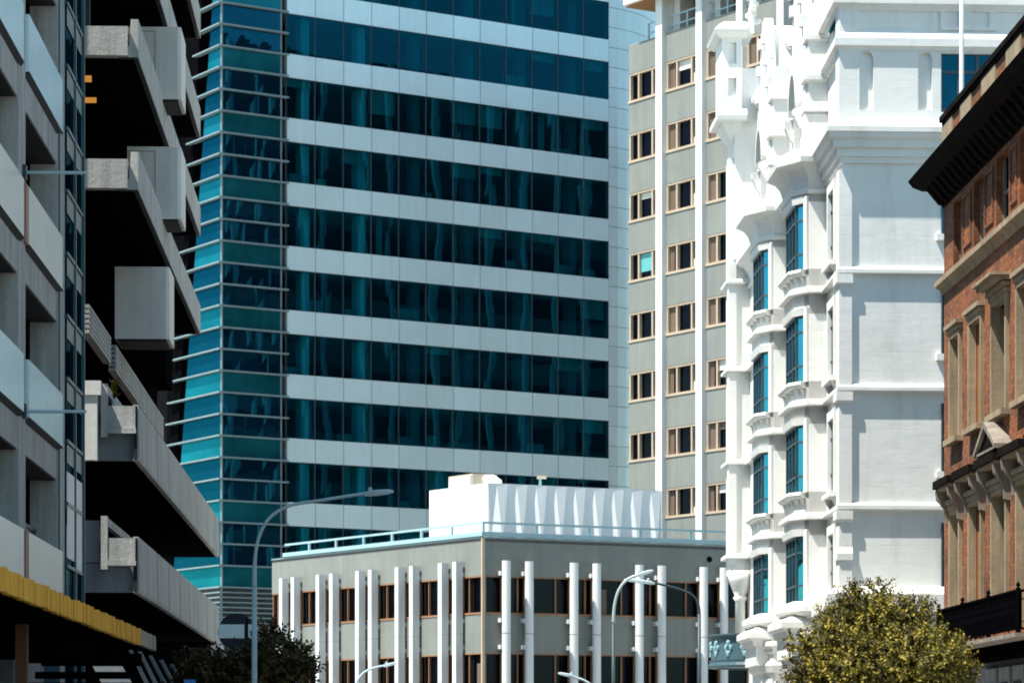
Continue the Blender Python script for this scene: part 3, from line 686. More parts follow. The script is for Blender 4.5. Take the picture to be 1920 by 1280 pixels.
# the two bays
levels = [(17.6, 19.85), (13.85, 16.1), (10.15, 12.42), (6.48, 8.7)]
def inset(poly_, d):      # shrink the open bay outline
    out = []
    for i, (s, n) in enumerate(poly_):
        out.append((s + (d if i < len(poly_) / 2 else -d) * (1 if i in (0, 1, 4, 5) else .45), max(n - (d if i not in (0, 5) else 0), -.02)))
    return out
for bi, s0 in enumerate(bs):
    bp = bay_poly(s0); ip = inset(bp, .14)
    edges = [6.3] + [x for a, b in reversed(levels) for x in (a, b)] + [20.2]
    sp = MB()
    for a, b in zip(edges[0::2], edges[1::2]): sp.plan(W1, bp, a, b)
    sp.plan(W1, [(s0, 0), (s0, .58), (s0 + .24, .706), (s0 + .24, 0)], 6.3, 20.2)      # cheek facing the street
    sp.plan(W1, [(s0 + BW, 0), (s0 + BW, .58), (s0 + BW - .24, .706), (s0 + BW - .24, 0)], 6.3, 20.2)
    bay = sp.build('bay', 'stucco', root)
    for z0_, z1_ in levels:
        mull = MB(); P_ = [(s0 + .24, .706), (s0 + .8, 1.0), (s0 + 3.5, 1.0), (s0 + BW - .24, .706)]
        pth = [(s0 + .26, .65), (s0 + .82, .94), (s0 + 3.48, .94), (s0 + BW - .26, .65)]
        for zz in (z0_, z0_ + .52, z1_ - .6, z1_ - .09):
            mull.sweep(W1, pth, [(-.05, zz), (.0, zz), (.0, zz + .07), (-.05, zz + .07)])
        def along(t):     # point on the three sided front
            segs = list(zip(pth[:-1], pth[1:])); i = int(t); f_ = t - i
            if i >= 3: i, f_ = 2, 1.0
            a, b = segs[i]; return (a[0] + (b[0] - a[0]) * f_, a[1] + (b[1] - a[1]) * f_)
        for t in (.05, .97, 1.02, 1.36, 1.68, 1.98, 2.03, 2.95):
            s_, n_ = along(t); mull.box(W1, s_ - .025, s_ + .025, z0_, z1_, n_ - .06, n_ + .012)
        win = mull.build('bay_window', 'frame_dark', root)
        gm = MB()
        for (a, b) in zip(pth[:-1], pth[1:]):
            na = Vector((-(b[1] - a[1]), b[0] - a[0])).normalized() * .03
            gm.add([W1.P(a[0] - na.x, z0_ - .02, a[1] - na.y), W1.P(b[0] - na.x, z0_ - .02, b[1] - na.y), W1.P(b[0] - na.x, z1_ + .02, b[1] - na.y), W1.P(a[0] - na.x, z1_ + .02, a[1] - na.y)], [(0, 1, 2, 3)])
        gm.build('pane', 'white_glass', win)
        # moulded surround and sill with brackets
        MB().sweep(W1, P_, [(-.04, z1_ - .02), (.05, z1_ - .02), (.09, z1_ + .22), (-.04, z1_ + .22)]).plan(W1, [(s0 + .02, .60), (s0 - .02, .68), (s0 + .2, .76), (s0 + .22, .66)], z0_ - .02, z1_ + .2).build('surround', 'stucco', win)
        if z0_ > 7:
            sm = MB().sweep(W1, [(s0 + .2, .68)] + P_[1:3] + [(s0 + BW - .2, .68)], [(-.05, z0_ - .22), (.14, z0_ - .2), (.24, z0_ - .1), (.2, z0_), (-.05, z0_ + .02)])
            sill = sm.build('sill', 'stucco', win); sm = MBS()
            for t in (.15, .72, 1.12, 1.5, 1.88, 2.3, 2.8):
                s_, n_ = along(t); sm.section(W1, [(n_ - .05, z0_ - .225), (n_ + .17, z0_ - .225), (n_ + .09, z0_ - .42), (n_ - .05, z0_ - .42)], s_ - .06, s_ + .06)
            sm.build('bracket', 'stucco', win)
    # base cornices of the bay
    bb = MB()
    bb.sweep(W1, bp, [(-.1, 6.0), (.1, 6.0), (.36, 6.15), (.36, 6.3), (.05, 6.5), (-.1, 6.5)])
    bb.plan(W1, bp, 4.3, 6.1)
    bq = [(s0 + .35, .0), (s0 + .35, 1.2), (s0 + 3.9, 1.2), (s0 + 3.9, 0)]
    bb.plan(W1, bq, 4.6, 5.95)
    bb.sweep(W1, bq, [(-.1, 5.3), (.08, 5.3), (.15, 5.5), (.3, 5.6), (.3, 5.8), (.0, 5.98), (-.1, 5.98)])
    bb.sweep(W1, bp, [(-.1, 5.0), (.1, 5.05), (.1, 5.2), (.22, 5.3), (.22, 5.45), (-.1, 5.5)])
    bb.sweep(W1, bp, [(-.1, 4.3), (.06, 4.35), (.14, 4.6), (.06, 4.75), (-.1, 4.75)])
    bb.build('bay_base', 'stucco', bay)
    lw = MB().plan(W1, [(s0 + .1, 0), (s0 + .1, .52), (s0 + .8, .9), (s0 + 3.5, .9), (s0 + BW - .1, .52), (s0 + BW - .1, 0)], 0, 4.3); lw.build('ground_storey', 'stucco', bay)
    gp = Fac((*W1.P(s0 + .16, 0, .56).xy,), (*W1.P(s0 + .78, 0, .9).xy,))
    if gp.n.dot(W1.n) < 0: gp.n = -gp.n
    win = MB().box(gp, .1, .18, 2.0, 3.9, 0, .05).box(gp, .34, .38, 2.0, 3.9, 0, .05).box(gp, .56, .62, 2, 3.9, 0, .05).box(gp, .18, .56, 2.9, 2.96, 0, .045).build('lower_window', 'frame_dark', root)
    MB().box(gp, .18, .56, 2.0, 3.9, 0, .02).build('pane', 'grey_glass', win)
    MB().box(gp, 0.0, .1, 1.8, 4.1, 0, .08).box(gp, .62, .7, 1.8, 4.1, 0, .08).box(gp, .1, .62, 3.9, 4.1, 0, .08).build('surround', 'stucco', win)
    # gabled gothic dormer over the bay
    g0 = s0 + .1; g1 = s0 + BW - .1; gm_ = (g0 + g1) / 2; gn = .72
    ar = arch_pts(gm_ - .9, gm_ + .9, 21.75, 24.5)
    dm = MB().holed(W1, [(g0, 21.5), (g0, 25.0), (gm_ - .35, 28.6), (gm_ + .35, 28.6), (g1, 25.0), (g1, 21.5)], [ar], gn - .32, gn)
    dm.plan(W1, [(g0, 0), (g0, gn - .3), (g0 + .3, gn - .3), (g0 + .3, 0)], 21.5, 25.0).plan(W1, [(g1 - .3, 0), (g1 - .3, gn - .3), (g1, gn - .3), (g1, 0)], 21.5, 25.0)
    dorm = dm.build('dormer', 'stucco', root)
    ro = MB(); ro.prism([W1.P(g0, 25.0, gn - .3), W1.P(gm_, 28.4, gn - .3), W1.P(g1, 25.0, gn - .3)], [W1.P(g0, 25.0, -5), W1.P(gm_, 28.4, -5), W1.P(g1, 25.0, -5)]); ro.build('dormer_roof', 'stucco', dorm)
    # hood mould and crockets
    hd = MB(); arc_ = [(s, z) for s, z in ar[1:-1]]
    for (a, b) in zip(arc_[:-1], arc_[1:]):
        hd.elev(W1, [a, b, (b[0] + (b[0] - gm_) * .16, b[1] + .2), (a[0] + (a[0] - gm_) * .16, a[1] + .2)], gn - .05, gn + .2)
    hd.build('hood_mould', 'stucco', dorm); hd = MBS()
    for t in (.25, .5, .75):
        for sg in (-1, 1):
            s_ = gm_ + sg * (1 - t) * (g1 - gm_); z_ = 25.0 + t * 3.6
            hd.box(W1, s_ - .14, s_ + .14, z_ - .1, z_ + .28, gn - .2, gn + .14)
    for s_ in (gm_ - 1.2, gm_ + 1.2): hd.section(W1, [(gn, 23.2), (gn + .3, 23.1), (gn + .3, 22.9), (gn + .12, 22.5), (gn, 22.4)], s_ - .15, s_ + .15)
    hd.build('crocket', 'stucco', dorm)
    win = MB().box(W1, gm_ - .04, gm_ + .04, 21.75, 24.3, gn - .28, gn - .2).box(W1, gm_ - 1, gm_ + 1, 23.3, 23.38, gn - .285, gn - .21).box(W1, gm_ - 1, gm_ + 1, 22.5, 22.56, gn - .285, gn - .21).build('arched_window', 'frame_dark', root)
    MB().elev(W1, [(s, z) for s, z in ar], gn - .31, gn - .28).build('pane', 'grey_glass', win)
    # buttress pier with offsets on the street side
    bt = MB(); d0 = s0 - .35
    bt.plan(W1, [(d0, 0), (d0, .66), (d0 + .7, .66), (d0 + .7, 0)], 21.5, 25.2)
    bt.plan(W1, [(d0 - .08, 0), (d0 - .08, .8), (d0 + .7, .8), (d0 + .7, 0)], 21.5, 22.7)
    for z_ in (22.7, 23.75, 25.1):
        o = .1 if z_ > 24 else .16
        rect = [(d0, -.05), (d0, .66), (d0 + .7, .66), (d0 + .7, -.05)]
        bt.sweep(W1, rect, [(-.05, z_), (o, z_ + .08), (o, z_ + .24), (-.0, z_ + (.75 if z_ > 25 else .42)), (-.05, z_ + .42)])
    bt.plan(W1, [(d0 + .02, 0), (d0 + .02, .6), (d0 + .6, .6), (d0 + .6, 0)], 25.4, 26.4)
    bt.build('buttress', 'stucco', dorm)
# attic course and steep roof behind the dormers
attic = fl(W1, [(-.2, 0), (WL, 0)])
MB().sweep(WF, [(*(Vector(attic[0]) + gd * .3),), (*(Vector(attic[1]) + gd * .3),), (*(w2 + gd * 9),)], [(-.05, 27.3), (.12, 27.35), (.3, 27.55), (.3, 27.75), (-.05, 27.9)], sign=1).build('attic_cornice', 'stucco', root)
rf = MB(); A_ = W1.P(2, 27.8, -.6); B_ = W1.P(WL - 2.2, 27.8, -.6)
rf.prism([A_, B_, W1.P(WL - 2.2, 27.8, -9), W1.P(2, 27.8, -9)], [W1.P(2.3, 33, -2.2), W1.P(WL - 7.5, 33, -2.2), W1.P(WL - 7.5, 33, -7), W1.P(2.3, 33, -7)])
rf.build('roof', 'stucco', root)
sm = MB()
for i in range(4): sm.box(W1, b2 - 2.0 + i * 2.2, b2 - 1.3 + i * 2.2, 26.0, 26.9, -.3, -.27)
sm.build('attic_slit', 'grey_glass', root)
# far end pier standing forward of the wall, carried on a corbelled column
ep = MB().plan(W1, [(PS, -.3), (PS, PN), (PS + 1.8, PN), (PS + 1.8, -.3)], 8.6, 25.4)
ep.plan(W1, [(PS - .12, PN - .22), (PS - .12, PN + .1), (PS + .4, PN + .1), (PS + .4, PN - .22)], 9.0, 25.4)
ep.build('end_pier', 'stucco', root)
ek = MB(); q = W1.P(PS + .3, 0, PN - .42)
ek.lathe(q, [(.2, 5.0), (.2, 7.5), (.3, 7.65), (.22, 7.75), (.32, 7.95), (.45, 8.3), (.55, 8.75)], 12)
ek.build('corbel', 'stucco', root, smooth=True)
MB().box(W1, 22.9, WL + 1.5, 21.3, 29.0, -2.4, PN - .12).build('attic_block', 'stucco', root)
# turret over the far end
ts0 = 22.6; tn = W1.nn(1354, ts0); ts1 = ts0 + 2.6; ti = W1.nn(1391, ts0)
def tz(v): return W1.z(v, ts0, tn / 2)
Tf = Fac((*W1.P(ts0, 0, 0).xy,), (*W1.P(ts0, 0, tn).xy,))
tu = MB().plan(W1, [(ts0 + .12, ti), (ts0 + .12, tn), (ts1, tn), (ts1, ti)], tz(207), tz(70))
tw = tn - ti; hl = [[(ti + tw * .28, tz(a)), (ti + tw * .28, tz(b)), (ti + tw * .70, tz(b)), (ti + tw * .70, tz(a))] for a, b in ((120, 80), (180, 147))]
tu.holed(Tf, [(ti, tz(205)), (ti, tz(68)), (tn, tz(68)), (tn, tz(205))], hl, -.12, 0.02)
tur = tu.build('turret', 'stucco', root)
rect = [(ts0, ti - .2), (ts0, tn), (ts1, tn), (ts1, ti - .2)]
tc = MB().sweep(W1, rect, [(-.1, tz(72)), (.08, tz(72)), (.3, tz(64)), (.34, tz(58)), (.1, tz(46)), (-.1, tz(40))])
tc.plan(W1, [(ts0 + .05, -.1), (ts0 + .05, tn - .05), (ts1, tn - .05), (ts1, -.1)], tz(62), tz(42))
tc.build('turret_cap', 'stucco', tur)
tb = MB().sweep(W1, rect, [(-.1, tz(228)), (.22, tz(226)), (.24, tz(218)), (.1, tz(205)), (-.1, tz(203))])
tb.prism([W1.P(s, tz(228), n) for s, n in ((ts0 + .1, ti), (ts0 + .1, tn), (ts1, tn), (ts1, ti))], [W1.P(s, tz(272), n) for s, n in ((ts0 + .5, ti), (ts0 + .5, ti + tw * .3), (ts1 - .9, ti + tw * .3), (ts1 - .9, ti))])
tb.build('turret_base', 'stucco', tur)
fq = W1.P(ts0 + .2, tz(45), -.05); fm = MB().lathe(fq, [(.16, 0), (.16, 2.2), (.02, 2.6)], 8)
for i in range(9):
    a = i * 2.4; r_ = .2; fm.lathe(fq + Vector((r_ * math.cos(a), r_ * math.sin(a), .15 + i * .24)), [(.02, -.15), (.14, -.05), (.15, .06), (.02, .15)], 7)
fm.build('finial', 'stucco', tur)
MB().prism([W0.P(.9, 25.0, .1), W0.P(2.6, 25.0, .1), W0.P(2.6, 25.9, -.6), W0.P(.9, 25.9, -.6)], [W0.P(.9, 25.1, .16), W0.P(2.6, 25.1, .16), W0.P(2.6, 26.0, -.54), W0.P(.9, 26.0, -.54)]).build('skylight', 'corner_spandrel', root)
# rounded green balcony low on the far corner
bsn = W1.s(1412, .3) ; rb = 1.75
gb = thing('round_balcony', 'round green blue ornamental balcony low on the white building', 'balcony', W1.P(bsn, 4.6, 0))
zt_, zb_ = W1.z(1190, bsn, 1.0), W1.z(1252, bsn, 1.0)
ba = [(bsn + 4.2 * 0 + 2.6 * math.cos(math.pi - math.pi * i / 18), .35 + 1.62 * math.sin(math.pi * i / 18)) for i in range(19)]
ba = [(bsn - 2.6, -.1)] + ba + [(bsn + 2.6, -.1)]
MB().sweep(W1, ba, [(-.2, zb_ + .28), (-.02, zb_ + .28), (-.1, zt_ - .18), (-.2, zt_ - .18)]).plan(W1, ba, zb_ + .05, zb_ + .3).build('apron', 'teal_balcony', gb)
MB().sweep(W1, ba, [(-.2, zt_ - .18), (-.05, zt_ - .18), (.06, zt_ - .06), (.06, zt_), (-.2, zt_)]).sweep(W1, ba, [(-.2, zb_), (.08, zb_), (.1, zb_ + .08), (.03, zb_ + .2), (.05, zb_ + .3), (-.2, zb_ + .32)]).build('moulding', 'teal_balcony', gb)
for i in (2, 4.5, 7, 9.5, 12, 14.5):
    a = math.pi - math.pi * i / 18; rm = MB(); zc_ = (zb_ + zt_) / 2 + .06
    for da, dz, r_ in ((0, .22, .13), (0, -.2, .12), (-.07, .05, .11), (.07, .05, .11), (-.05, -.1, .08), (.05, -.1, .08)):
        q = W1.P(bsn + 2.56 * math.cos(a + da), zc_ + dz, .35 + 1.58 * math.sin(a + da))
        rm.lathe(q, [(.01, -r_), (r_ * .7, -r_ * .55), (r_ * .75, r_ * .5), (.01, r_)], 7)
    rm.build('relief', 'relief', gb)

# ------------------------------------------------------------------ red brick building on the right
bA = gx(1770, 96); B = Fac(bA, (bA.x + .0274 * 20, bA.y - .9996 * 20))
root = thing('brick_building', 'red brick heritage building with black cornice and cream window surrounds', 'brick building', (bA.x, bA.y, 0))
BL = 34
def bz(v, u): return B.zu(v, u)
# openings: columns read off the facade, repeated towards the camera
col = [(B.s(1785), B.s(1804)), (B.s(1821), B.s(1845)), (B.s(1864), B.s(1892)), (B.s(1911), B.s(1911) + 2.1)]
stp = col[3][0] - col[2][0]
for i in range(4): col.append((col[3][0] + stp * (i + 1), col[3][1] + stp * (i + 1)))
topc = [(B.s(1788), B.s(1803)), (B.s(1826), B.s(1844)), (B.s(1868), B.s(1891))] + [(a + .1, b - .1) for a, b in col[3:]]
z_up0, z_up1 = 10.35, 13.35
z_lo0, z_lo1 = 4.6, 8.35
z_t0, z_t1 = 15.25, 17.1
holes = [[(a, z_up0), (a, z_up1), (b, z_up1), (b, z_up0)] for a, b in col] + [[(a, z_lo0), (a, z_lo1), (b, z_lo1), (b, z_lo0)] for a, b in col] + [[(a, z_t0), (a, z_t1), (b, z_t1), (b, z_t0)] for a, b in topc]
MB().holed(B, [(0, 4.1), (0, 18.0), (BL, 18.0), (BL, 4.1)], holes, -.55, 0).build('wall', 'brick', root)
MB().box(B, .1, BL, 0, 17.9, -14, -.56).box(B, 0.0, .55, .0, 17.9, -14, -.55).build('inner_wall', 'black', root)
MB().box(B, BL, BL + .4, 4.1, 18.0, -14, 0).build('end_wall', 'brick', root)
MB().box(B, 0, BL, 0, 4.0, -.5, -.15).build('shopfront', 'concrete_dark', root)
# cornice, parapet, string course
cp = [(-.1, 17.2), (.05, 17.25), (.05, 17.45), (.28, 17.55), (.28, 17.75), (.55, 17.8), (.8, 17.95), (.92, 18.15), (.85, 18.2), (-.1, 18.25)]
bpth = [(BL, 0), (0, 0), (0, -8)]
MB().sweep(B, bpth, cp, sign=-1).build('cornice', 'dark_stone', root)
cm = MBS()
for i in range(40): cm.section(B, [(.05, 17.25), (.2, 17.3), (.55, 17.72), (.55, 17.8), (.05, 17.8)], .15 + i * .8, .4 + i * .8)
cm.build('cornice_bracket', 'dark_stone', root)
MB().box(B, 0, BL, 18.2, 19.72, -.4, .0).build('parapet', 'brick', root)
MB().box(B, -.12, BL, 19.72, 19.88, -.52, .12).box(B, -.06, BL, 19.62, 19.72, -.46, .06).build('parapet_cap', 'dark_stone', root)
ptch = [(1769, 1788), (1803, 1824), (1843, 1869), (1889, 1918)]
pm = [(B.s(a), B.s(b)) for a, b in ptch]; d_ = pm[3][0] - pm[2][0]
pm += [(pm[3][0] + d_ * (i + 1), pm[3][1] + d_ * (i + 1)) for i in range(3)]
for a, b in pm: MB().box(B, a, b, 18.25, 19.6, -.1, .05).build('parapet_panel', 'stone', root)
MB().sweep(B, bpth, [(-.1, 14.72), (.06, 14.72), (.1, 14.85), (.24, 14.95), (.24, 15.1), (.05, 15.2), (-.1, 15.2)], sign=-1).build('string_course', 'stone', root)
# top floor: dark sashes and recessed brick panels
for a, b in topc:
    win = MB().box(B, a, a + .08, z_t0, z_t1, -.26, -.18).box(B, b - .08, b, z_t0, z_t1, -.26, -.18).box(B, a, b, (z_t0 + z_t1) / 2 - .04, (z_t0 + z_t1) / 2 + .04, -.26, -.19).box(B, (a + b) / 2 - .03, (a + b) / 2 + .03, z_t0, z_t1, -.26, -.2).build('top_window', 'stone_grey', root)
    MB().box(B, a + .05, b - .05, z_t0, z_t1, -.3, -.26).build('pane', 'dark_glass', win)
for (a, b), (c, d) in zip(topc[:-1], topc[1:]):
    p0, p1 = b + .35, c - .35
    if p1 - p0 < .4: p0, p1 = b + .2, c - .2
    t = .09
    MB().box(B, p0, p1, 15.5, 15.5 + t, 0, .05).box(B, p0, p1, 16.9, 16.9 + t, 0, .05).box(B, p0, p0 + t, 15.5 + t, 16.9, 0, .05).box(B, p1 - t, p1, 15.5 + t, 16.9, 0, .05).build('brick_panel', 'brick', root)
# windows of the two main floors
kinds = ['reveal', 'board', 'reveal', 'reveal', 'board', 'reveal', 'reveal', 'board']
labels = {'board': 'window closed with brown boarding'}
for i, (a, b) in enumerate(col):
    for z0_, z1_, low in ((z_up0, z_up1, False), (z_lo0, z_lo1, True)):
        fw = .14
        fr = MB().box(B, a - .04, a + fw, z0_, z1_, -.12, .10).box(B, b - fw, b + .04, z0_, z1_, -.12, .10).box(B, a + fw, b - fw, z1_ - .14, z1_, -.12, .11)
        fr.box(B, a - .1, b + .1, z1_, z1_ + .12, -.05, .15).box(B, a - .16, b + .16, z1_ + .14, z1_ + .26, -.05, .22)
        if not low: fr.box(B, a - .15, b + .15, z0_ - .16, z0_, -.3, .24)
        win = fr.build('window', 'stone', root, labels['board'] if kinds[i] == 'board' else None)
        if kinds[i] == 'board':
            MB().box(B, a + fw, b - fw, z0_, z1_ - .14, -.2, -.14).build('board', 'board', win)
        else:
            MB().box(B, b - fw, b - fw + .05, z0_, z1_ - .14, -.53, -.12).box(B, a + fw - .05, a + fw, z0_, z1_ - .14, -.53, -.12).box(B, a + fw, b - fw, z0_, z1_ - .14, -.54, -.50).build('reveal', 'reveal', win)
            fx = MB().box(B, a + fw, b - fw, z0_ + (z1_ - z0_) * .5, z0_ + (z1_ - z0_) * .5 + .07, -.5, -.44); fx.build('sash', 'stone_grey', win)
        if not low and i == 2:
            MB().box(B, a - .25, b + .25, z1_ + .3, z1_ + .40, -.05, .45).box(B, a - .32, b + .32, z1_ + .40, z1_ + .48, -.05, .55).build('hood', 'stone', win)
        if low:
            hz_ = z1_ + .55
            MB().box(B, a - .35, b + .35, hz_, hz_ + .08, -.05, .42).build('hood_fillet', 'stone', win)
            MB().box(B, a - .4, b + .4, hz_ + .08, hz_ + .30, -.05, .5).build('hood', 'dark_stone', win)
            br = MBS()
            for s in (a - .22, b + .02): br.section(B, [(0, hz_), (.46, hz_), (.42, hz_ - .25), (.2, hz_ - .5), (.16, hz_ - .9), (0, hz_ - .95)], s, s + .2)
            br.build('bracket', 'stone_grey', win)
            if i in (2, 5):
                m_ = (a + b) / 2
                MB().elev(B, [(a - .45, hz_ + .38), (m_, hz_ + 1.05), (b + .45, hz_ + .38)], -.05, .38).build('pediment_core', 'dark_stone', win)
                pd = MB()
                for sg, e in ((-1, a - .5), (1, b + .5)):
                    pd.elev(B, [(e, hz_ + .38), (e, hz_ + .50), (m_, hz_ + 1.20), (m_, hz_ + 1.04)], -.05, .48)
                pd.box(B, a - .2, b + .2, hz_ + .385, hz_ + .45, .3, .44)
                pd.build('pediment', 'stone_grey', win)
# black iron balcony
bn = 1.2; s0 = B.s(1760, bn); s1 = B.s(1909, bn); fz = 4.28; tzr = 5.3
ib = thing('iron_balcony', 'black cast iron balcony railing projecting from the brick building', 'balcony', B.P((s0 + s1) / 2, fz, 0))
MB().box(B, s0 - .1, s1 + .15, fz - .1, fz, 0, bn + .12).build('floor_slab', 'stone_grey', ib)
MB().box(B, s0, s1 + .05, fz - .42, fz - .1, 0, bn - .5).build('support_beam', 'iron', ib)
im = MB()
loop = [(s0, 0), (s0, bn), (s1, bn), (s1, 0)]
for z0_, z1_, t in ((tzr - .06, tzr, .04), (tzr - .24, tzr - .21, .02), (fz + .08, fz + .13, .03), (fz + .26, fz + .28, .02)):
    im.sweep(B, loop, [(-t, z0_), (t, z0_), (t, z1_), (-t, z1_)])
im.build('rail', 'iron', ib)
pm_ = MBS(); npost = int((s1 - s0) / .16)
for i in range(npost):
    s = s0 + (i + .5) * (s1 - s0) / npost; pm_.elev(B, [(s - .03, fz + .1), (s - .03, fz + .4), (s - .07, fz + .5), (s - .03, fz + .6), (s - .03, tzr - .42), (s - .07, tzr - .32), (s - .03, tzr - .22), (s - .03, tzr - .05), (s + .03, tzr - .05), (s + .03, tzr - .22), (s + .07, tzr - .32), (s + .03, tzr - .42), (s + .03, fz + .6), (s + .07, fz + .5), (s + .03, fz + .4), (s + .03, fz + .1)], bn - .02, bn + .02)
for i in range(9):
    n_ = (i + .5) * bn / 9; pm_.box(B, s1 - .012, s1 + .012, fz + .1, tzr - .05, n_ - .02, n_ + .02).box(B, s0 - .012, s0 + .012, fz + .1, tzr - .05, n_ - .02, n_ + .02)
pm_.build('baluster', 'iron', ib)
po = MBS()
for s in (s0, s0 + (s1 - s0) * .33, s0 + (s1 - s0) * .66, s1):
    po.lathe(B.P(s, 0, bn), [(.06, fz), (.06, tzr + .03), (.02, tzr + .05), (.06, tzr + .09), (.02, tzr + .17)], 8)
po.build('post', 'iron', ib)
# panelled doors under the balcony
for i in range(6):
    a = B.s(1842) + i * 2.0; dr = MB().box(B, a, a + 1.6, 0.0, 3.7, -.15, -.09)
    d = dr.build('door', 'concrete_blue', root); MB().box(B, a + .25, a + 1.35, 2.0, 3.3, -.09, -.06).box(B, a + .25, a + 1.35, .4, 1.7, -.09, -.06).build('door_panel', 'concrete_dark', d)
# flagpole on its roof
q = B.P(B.s(1803, -1.2), 17.8, -1.2)
MB().box(B, 0.2, BL, 17.9, 18.1, -14, -.4).build('roof', 'roofing', root)
fp = thing('flagpole', 'slim white flagpole standing on the brick building roof', 'flagpole', q)
MB().tube([q, q + Vector((0, 0, 3)), q + Vector((0, 0, 13))], [.085, .075, .05], 12).build('pole', 'white_fin', fp, smooth=True)
MB().lathe(q + Vector((0, 0, .28)), [(.22, 0), (.22, .1), (.1, .25)], 12).build('base', 'white_fin', fp)
MB().lathe(q + Vector((0, 0, 13)), [(.02, 0), (.09, .06), (.09, .12), (.02, .2)], 10).build('finial', 'white_fin', fp)

# ------------------------------------------------------------------ left: panel fronted office building
pA = Vector((-10.41, 76.2)); pd_ = Vector((-.0339, .9994))
Po = Fac(pA, pA + pd_ * 10)
root = thing('panel_office', 'concrete framed office with pale blue and beige enamel balustrade panels', 'office building', (pA.x, pA.y, 0))
e0 = Po.s(107.5); e1 = Po.s(147)
cols = [(Po.s(33), Po.s(46))]; bw = e0 - cols[0][1]; cw = cols[0][1] - cols[0][0]
bays_ = [(cols[0][1], e0)]
x = cols[0][0]
for i in range(4): bays_.append((x - bw, x)); cols.append((x - bw - cw, x - bw)); x = x - bw - cw
zb0 = 15.66; PP = 3.6; start = x
MB().box(Po, start, e1 - .05, 0, 32, -14, -.66).build('building_core', 'black', root)
cm = MBS()
for a, b in cols: cm.box(Po, a, b, 4, 32, -.62, 0.02)
cm.box(Po, e0 - .18, e0 + .0, 4, 32, -.62, .02)
cm.build('column', 'concrete', root)
for j in range(-3, 5):
    zb = zb0 + PP * j
    for bi, (a, b) in enumerate(bays_):
        MB().box(Po, a, b, zb - .76, zb + 1.1, -.62, 0).build('spandrel', 'concrete', root)
        MB().box(Po, a + .02, b - .2, zb - .79, zb - .765, -.6, -.03).build('opening_shade', 'concrete_dark', root)  # dark sheet paints the shade at the head of the opening
        mat = 'enamel_blue' if j % 2 == 0 else 'enamel_beige'
        cut = a + .85
        p = MB().box(Po, a + .05, cut - .01, zb + .02, zb + 1.22, .0, .09).box(Po, cut + .0, (cut + b) / 2 - .008, zb + .02, zb + 1.22, .0, .09).box(Po, (cut + b) / 2 + .008, b + .35, zb + .02, zb + 1.22, .0, .09).build('balustrade_panel', mat, root)
        MB().section(Po, [(0, zb - .1), (.06, zb - .03), (.1, zb + .02), (0, zb + .02)], a + .05, b + .35).build('drip_edge', 'concrete_dark', p)
        if j % 2: MB().box(Po, a - .45, a + .22, zb + .0, zb + 1.22, .0, .085).build('strip', 'red_strip', p)
        # recessed window with a teal lower sash
        wf = MB().box(Po, a + .02, b - .2, zb + 1.62, zb + 1.7, -.55, -.45).box(Po, (a + b) / 2 - .05, (a + b) / 2 + .05, zb + 1.1, zb + 1.7, -.54, -.46)
        win = wf.build('window', 'frame_dark', root)
        MB().box(Po, a + .02, b - .22, zb + 1.1, zb + 1.62, -.52, -.49).build('pane', 'teal_metal', win)
MB().box(Po, start, e0 - .2, 4, 32, -.64, -.6).build('window_glass', 'dark_glass', root)
for j in range(3):
    s = cols[0][1] - .8 - 0; z = [Po.zu(322, 40), Po.zu(770, 40), Po.zu(-120, 40)][j]
    q = Po.P(Po.s(41), z, .02)
    r_ = MB().tube([q, Po.P(Po.s(41), z, 1.33)], .035, 8).build('flag_bracket', 'steel', root)
    MB().box(Po, Po.s(41) - .12, Po.s(41) + .12, z - .15, z + .15, 0, .1).build('plate', 'steel_dark', r_)
# blue glazed stair strip
ms = [Po.s(117), Po.s(132), e1]
st_ = MB().box(Po, e0, ms[0], 0, 32, -.6, .06).box(Po, ms[1] - .06, ms[1] + .06, 0, 32, -.3, .14).box(Po, e1 - .1, e1, 0, 32, -.6, .16)
for i in range(16):
    z = 17.4 - 12 * 1.45 + i * 1.45 * 1.0
    st_.box(Po, ms[0], ms[1] - .06, z - .04, z + .04, -.3, .13).box(Po, ms[1] + .06, e1 - .1, z - .04, z + .04, -.3, .13)
strip = st_.build('stair_glazing', 'teal_metal', root)
gm = MB(); sp = MBS(); wh = MBS()
for i in range(22):
    z = 17.4 - 12 * 1.45 + i * 1.45
    for a, b in ((ms[0], ms[1]), (ms[1], e1 - .1)):
        j = random.uniform(-.01, .01)
        gm.add([Po.P(a, z, .08 + j), Po.P(b, z, .08 - j), Po.P(b, z + 1.45, .08), Po.P(a, z + 1.45, .08)], [(0, 1, 2, 3)])
        if 3 < i: sp.box(Po, a + .08, b - .08, z + .95, z + 1.38, .085, .1)
wh.box(Po, ms[0] + .1, ms[1] - .1, 6.0, 8.0, .085, .105).box(Po, ms[1] + .1, e1 - .15, 5.8, 8.0, .085, .105)  # white sheets painted in for the bright reflection on the stair glass
gm.build('pane', 'strip_glass', strip); sp.build('spandrel', 'strip_patch', strip); wh.build('blind', 'white_paint', strip)
MB().box(Po, e1 - .35, e1 - .02, 0, 32, -8, -.6).build('end_wall', 'concrete_dark', root)
MB().box(Po, start, e1, 32, 32.6, -14, .2).build('roof', 'roofing', root)
MB().box(Po, -6.8, e0, 0, 4, -.9, -.3).build('base_wall', 'concrete_blue', root)

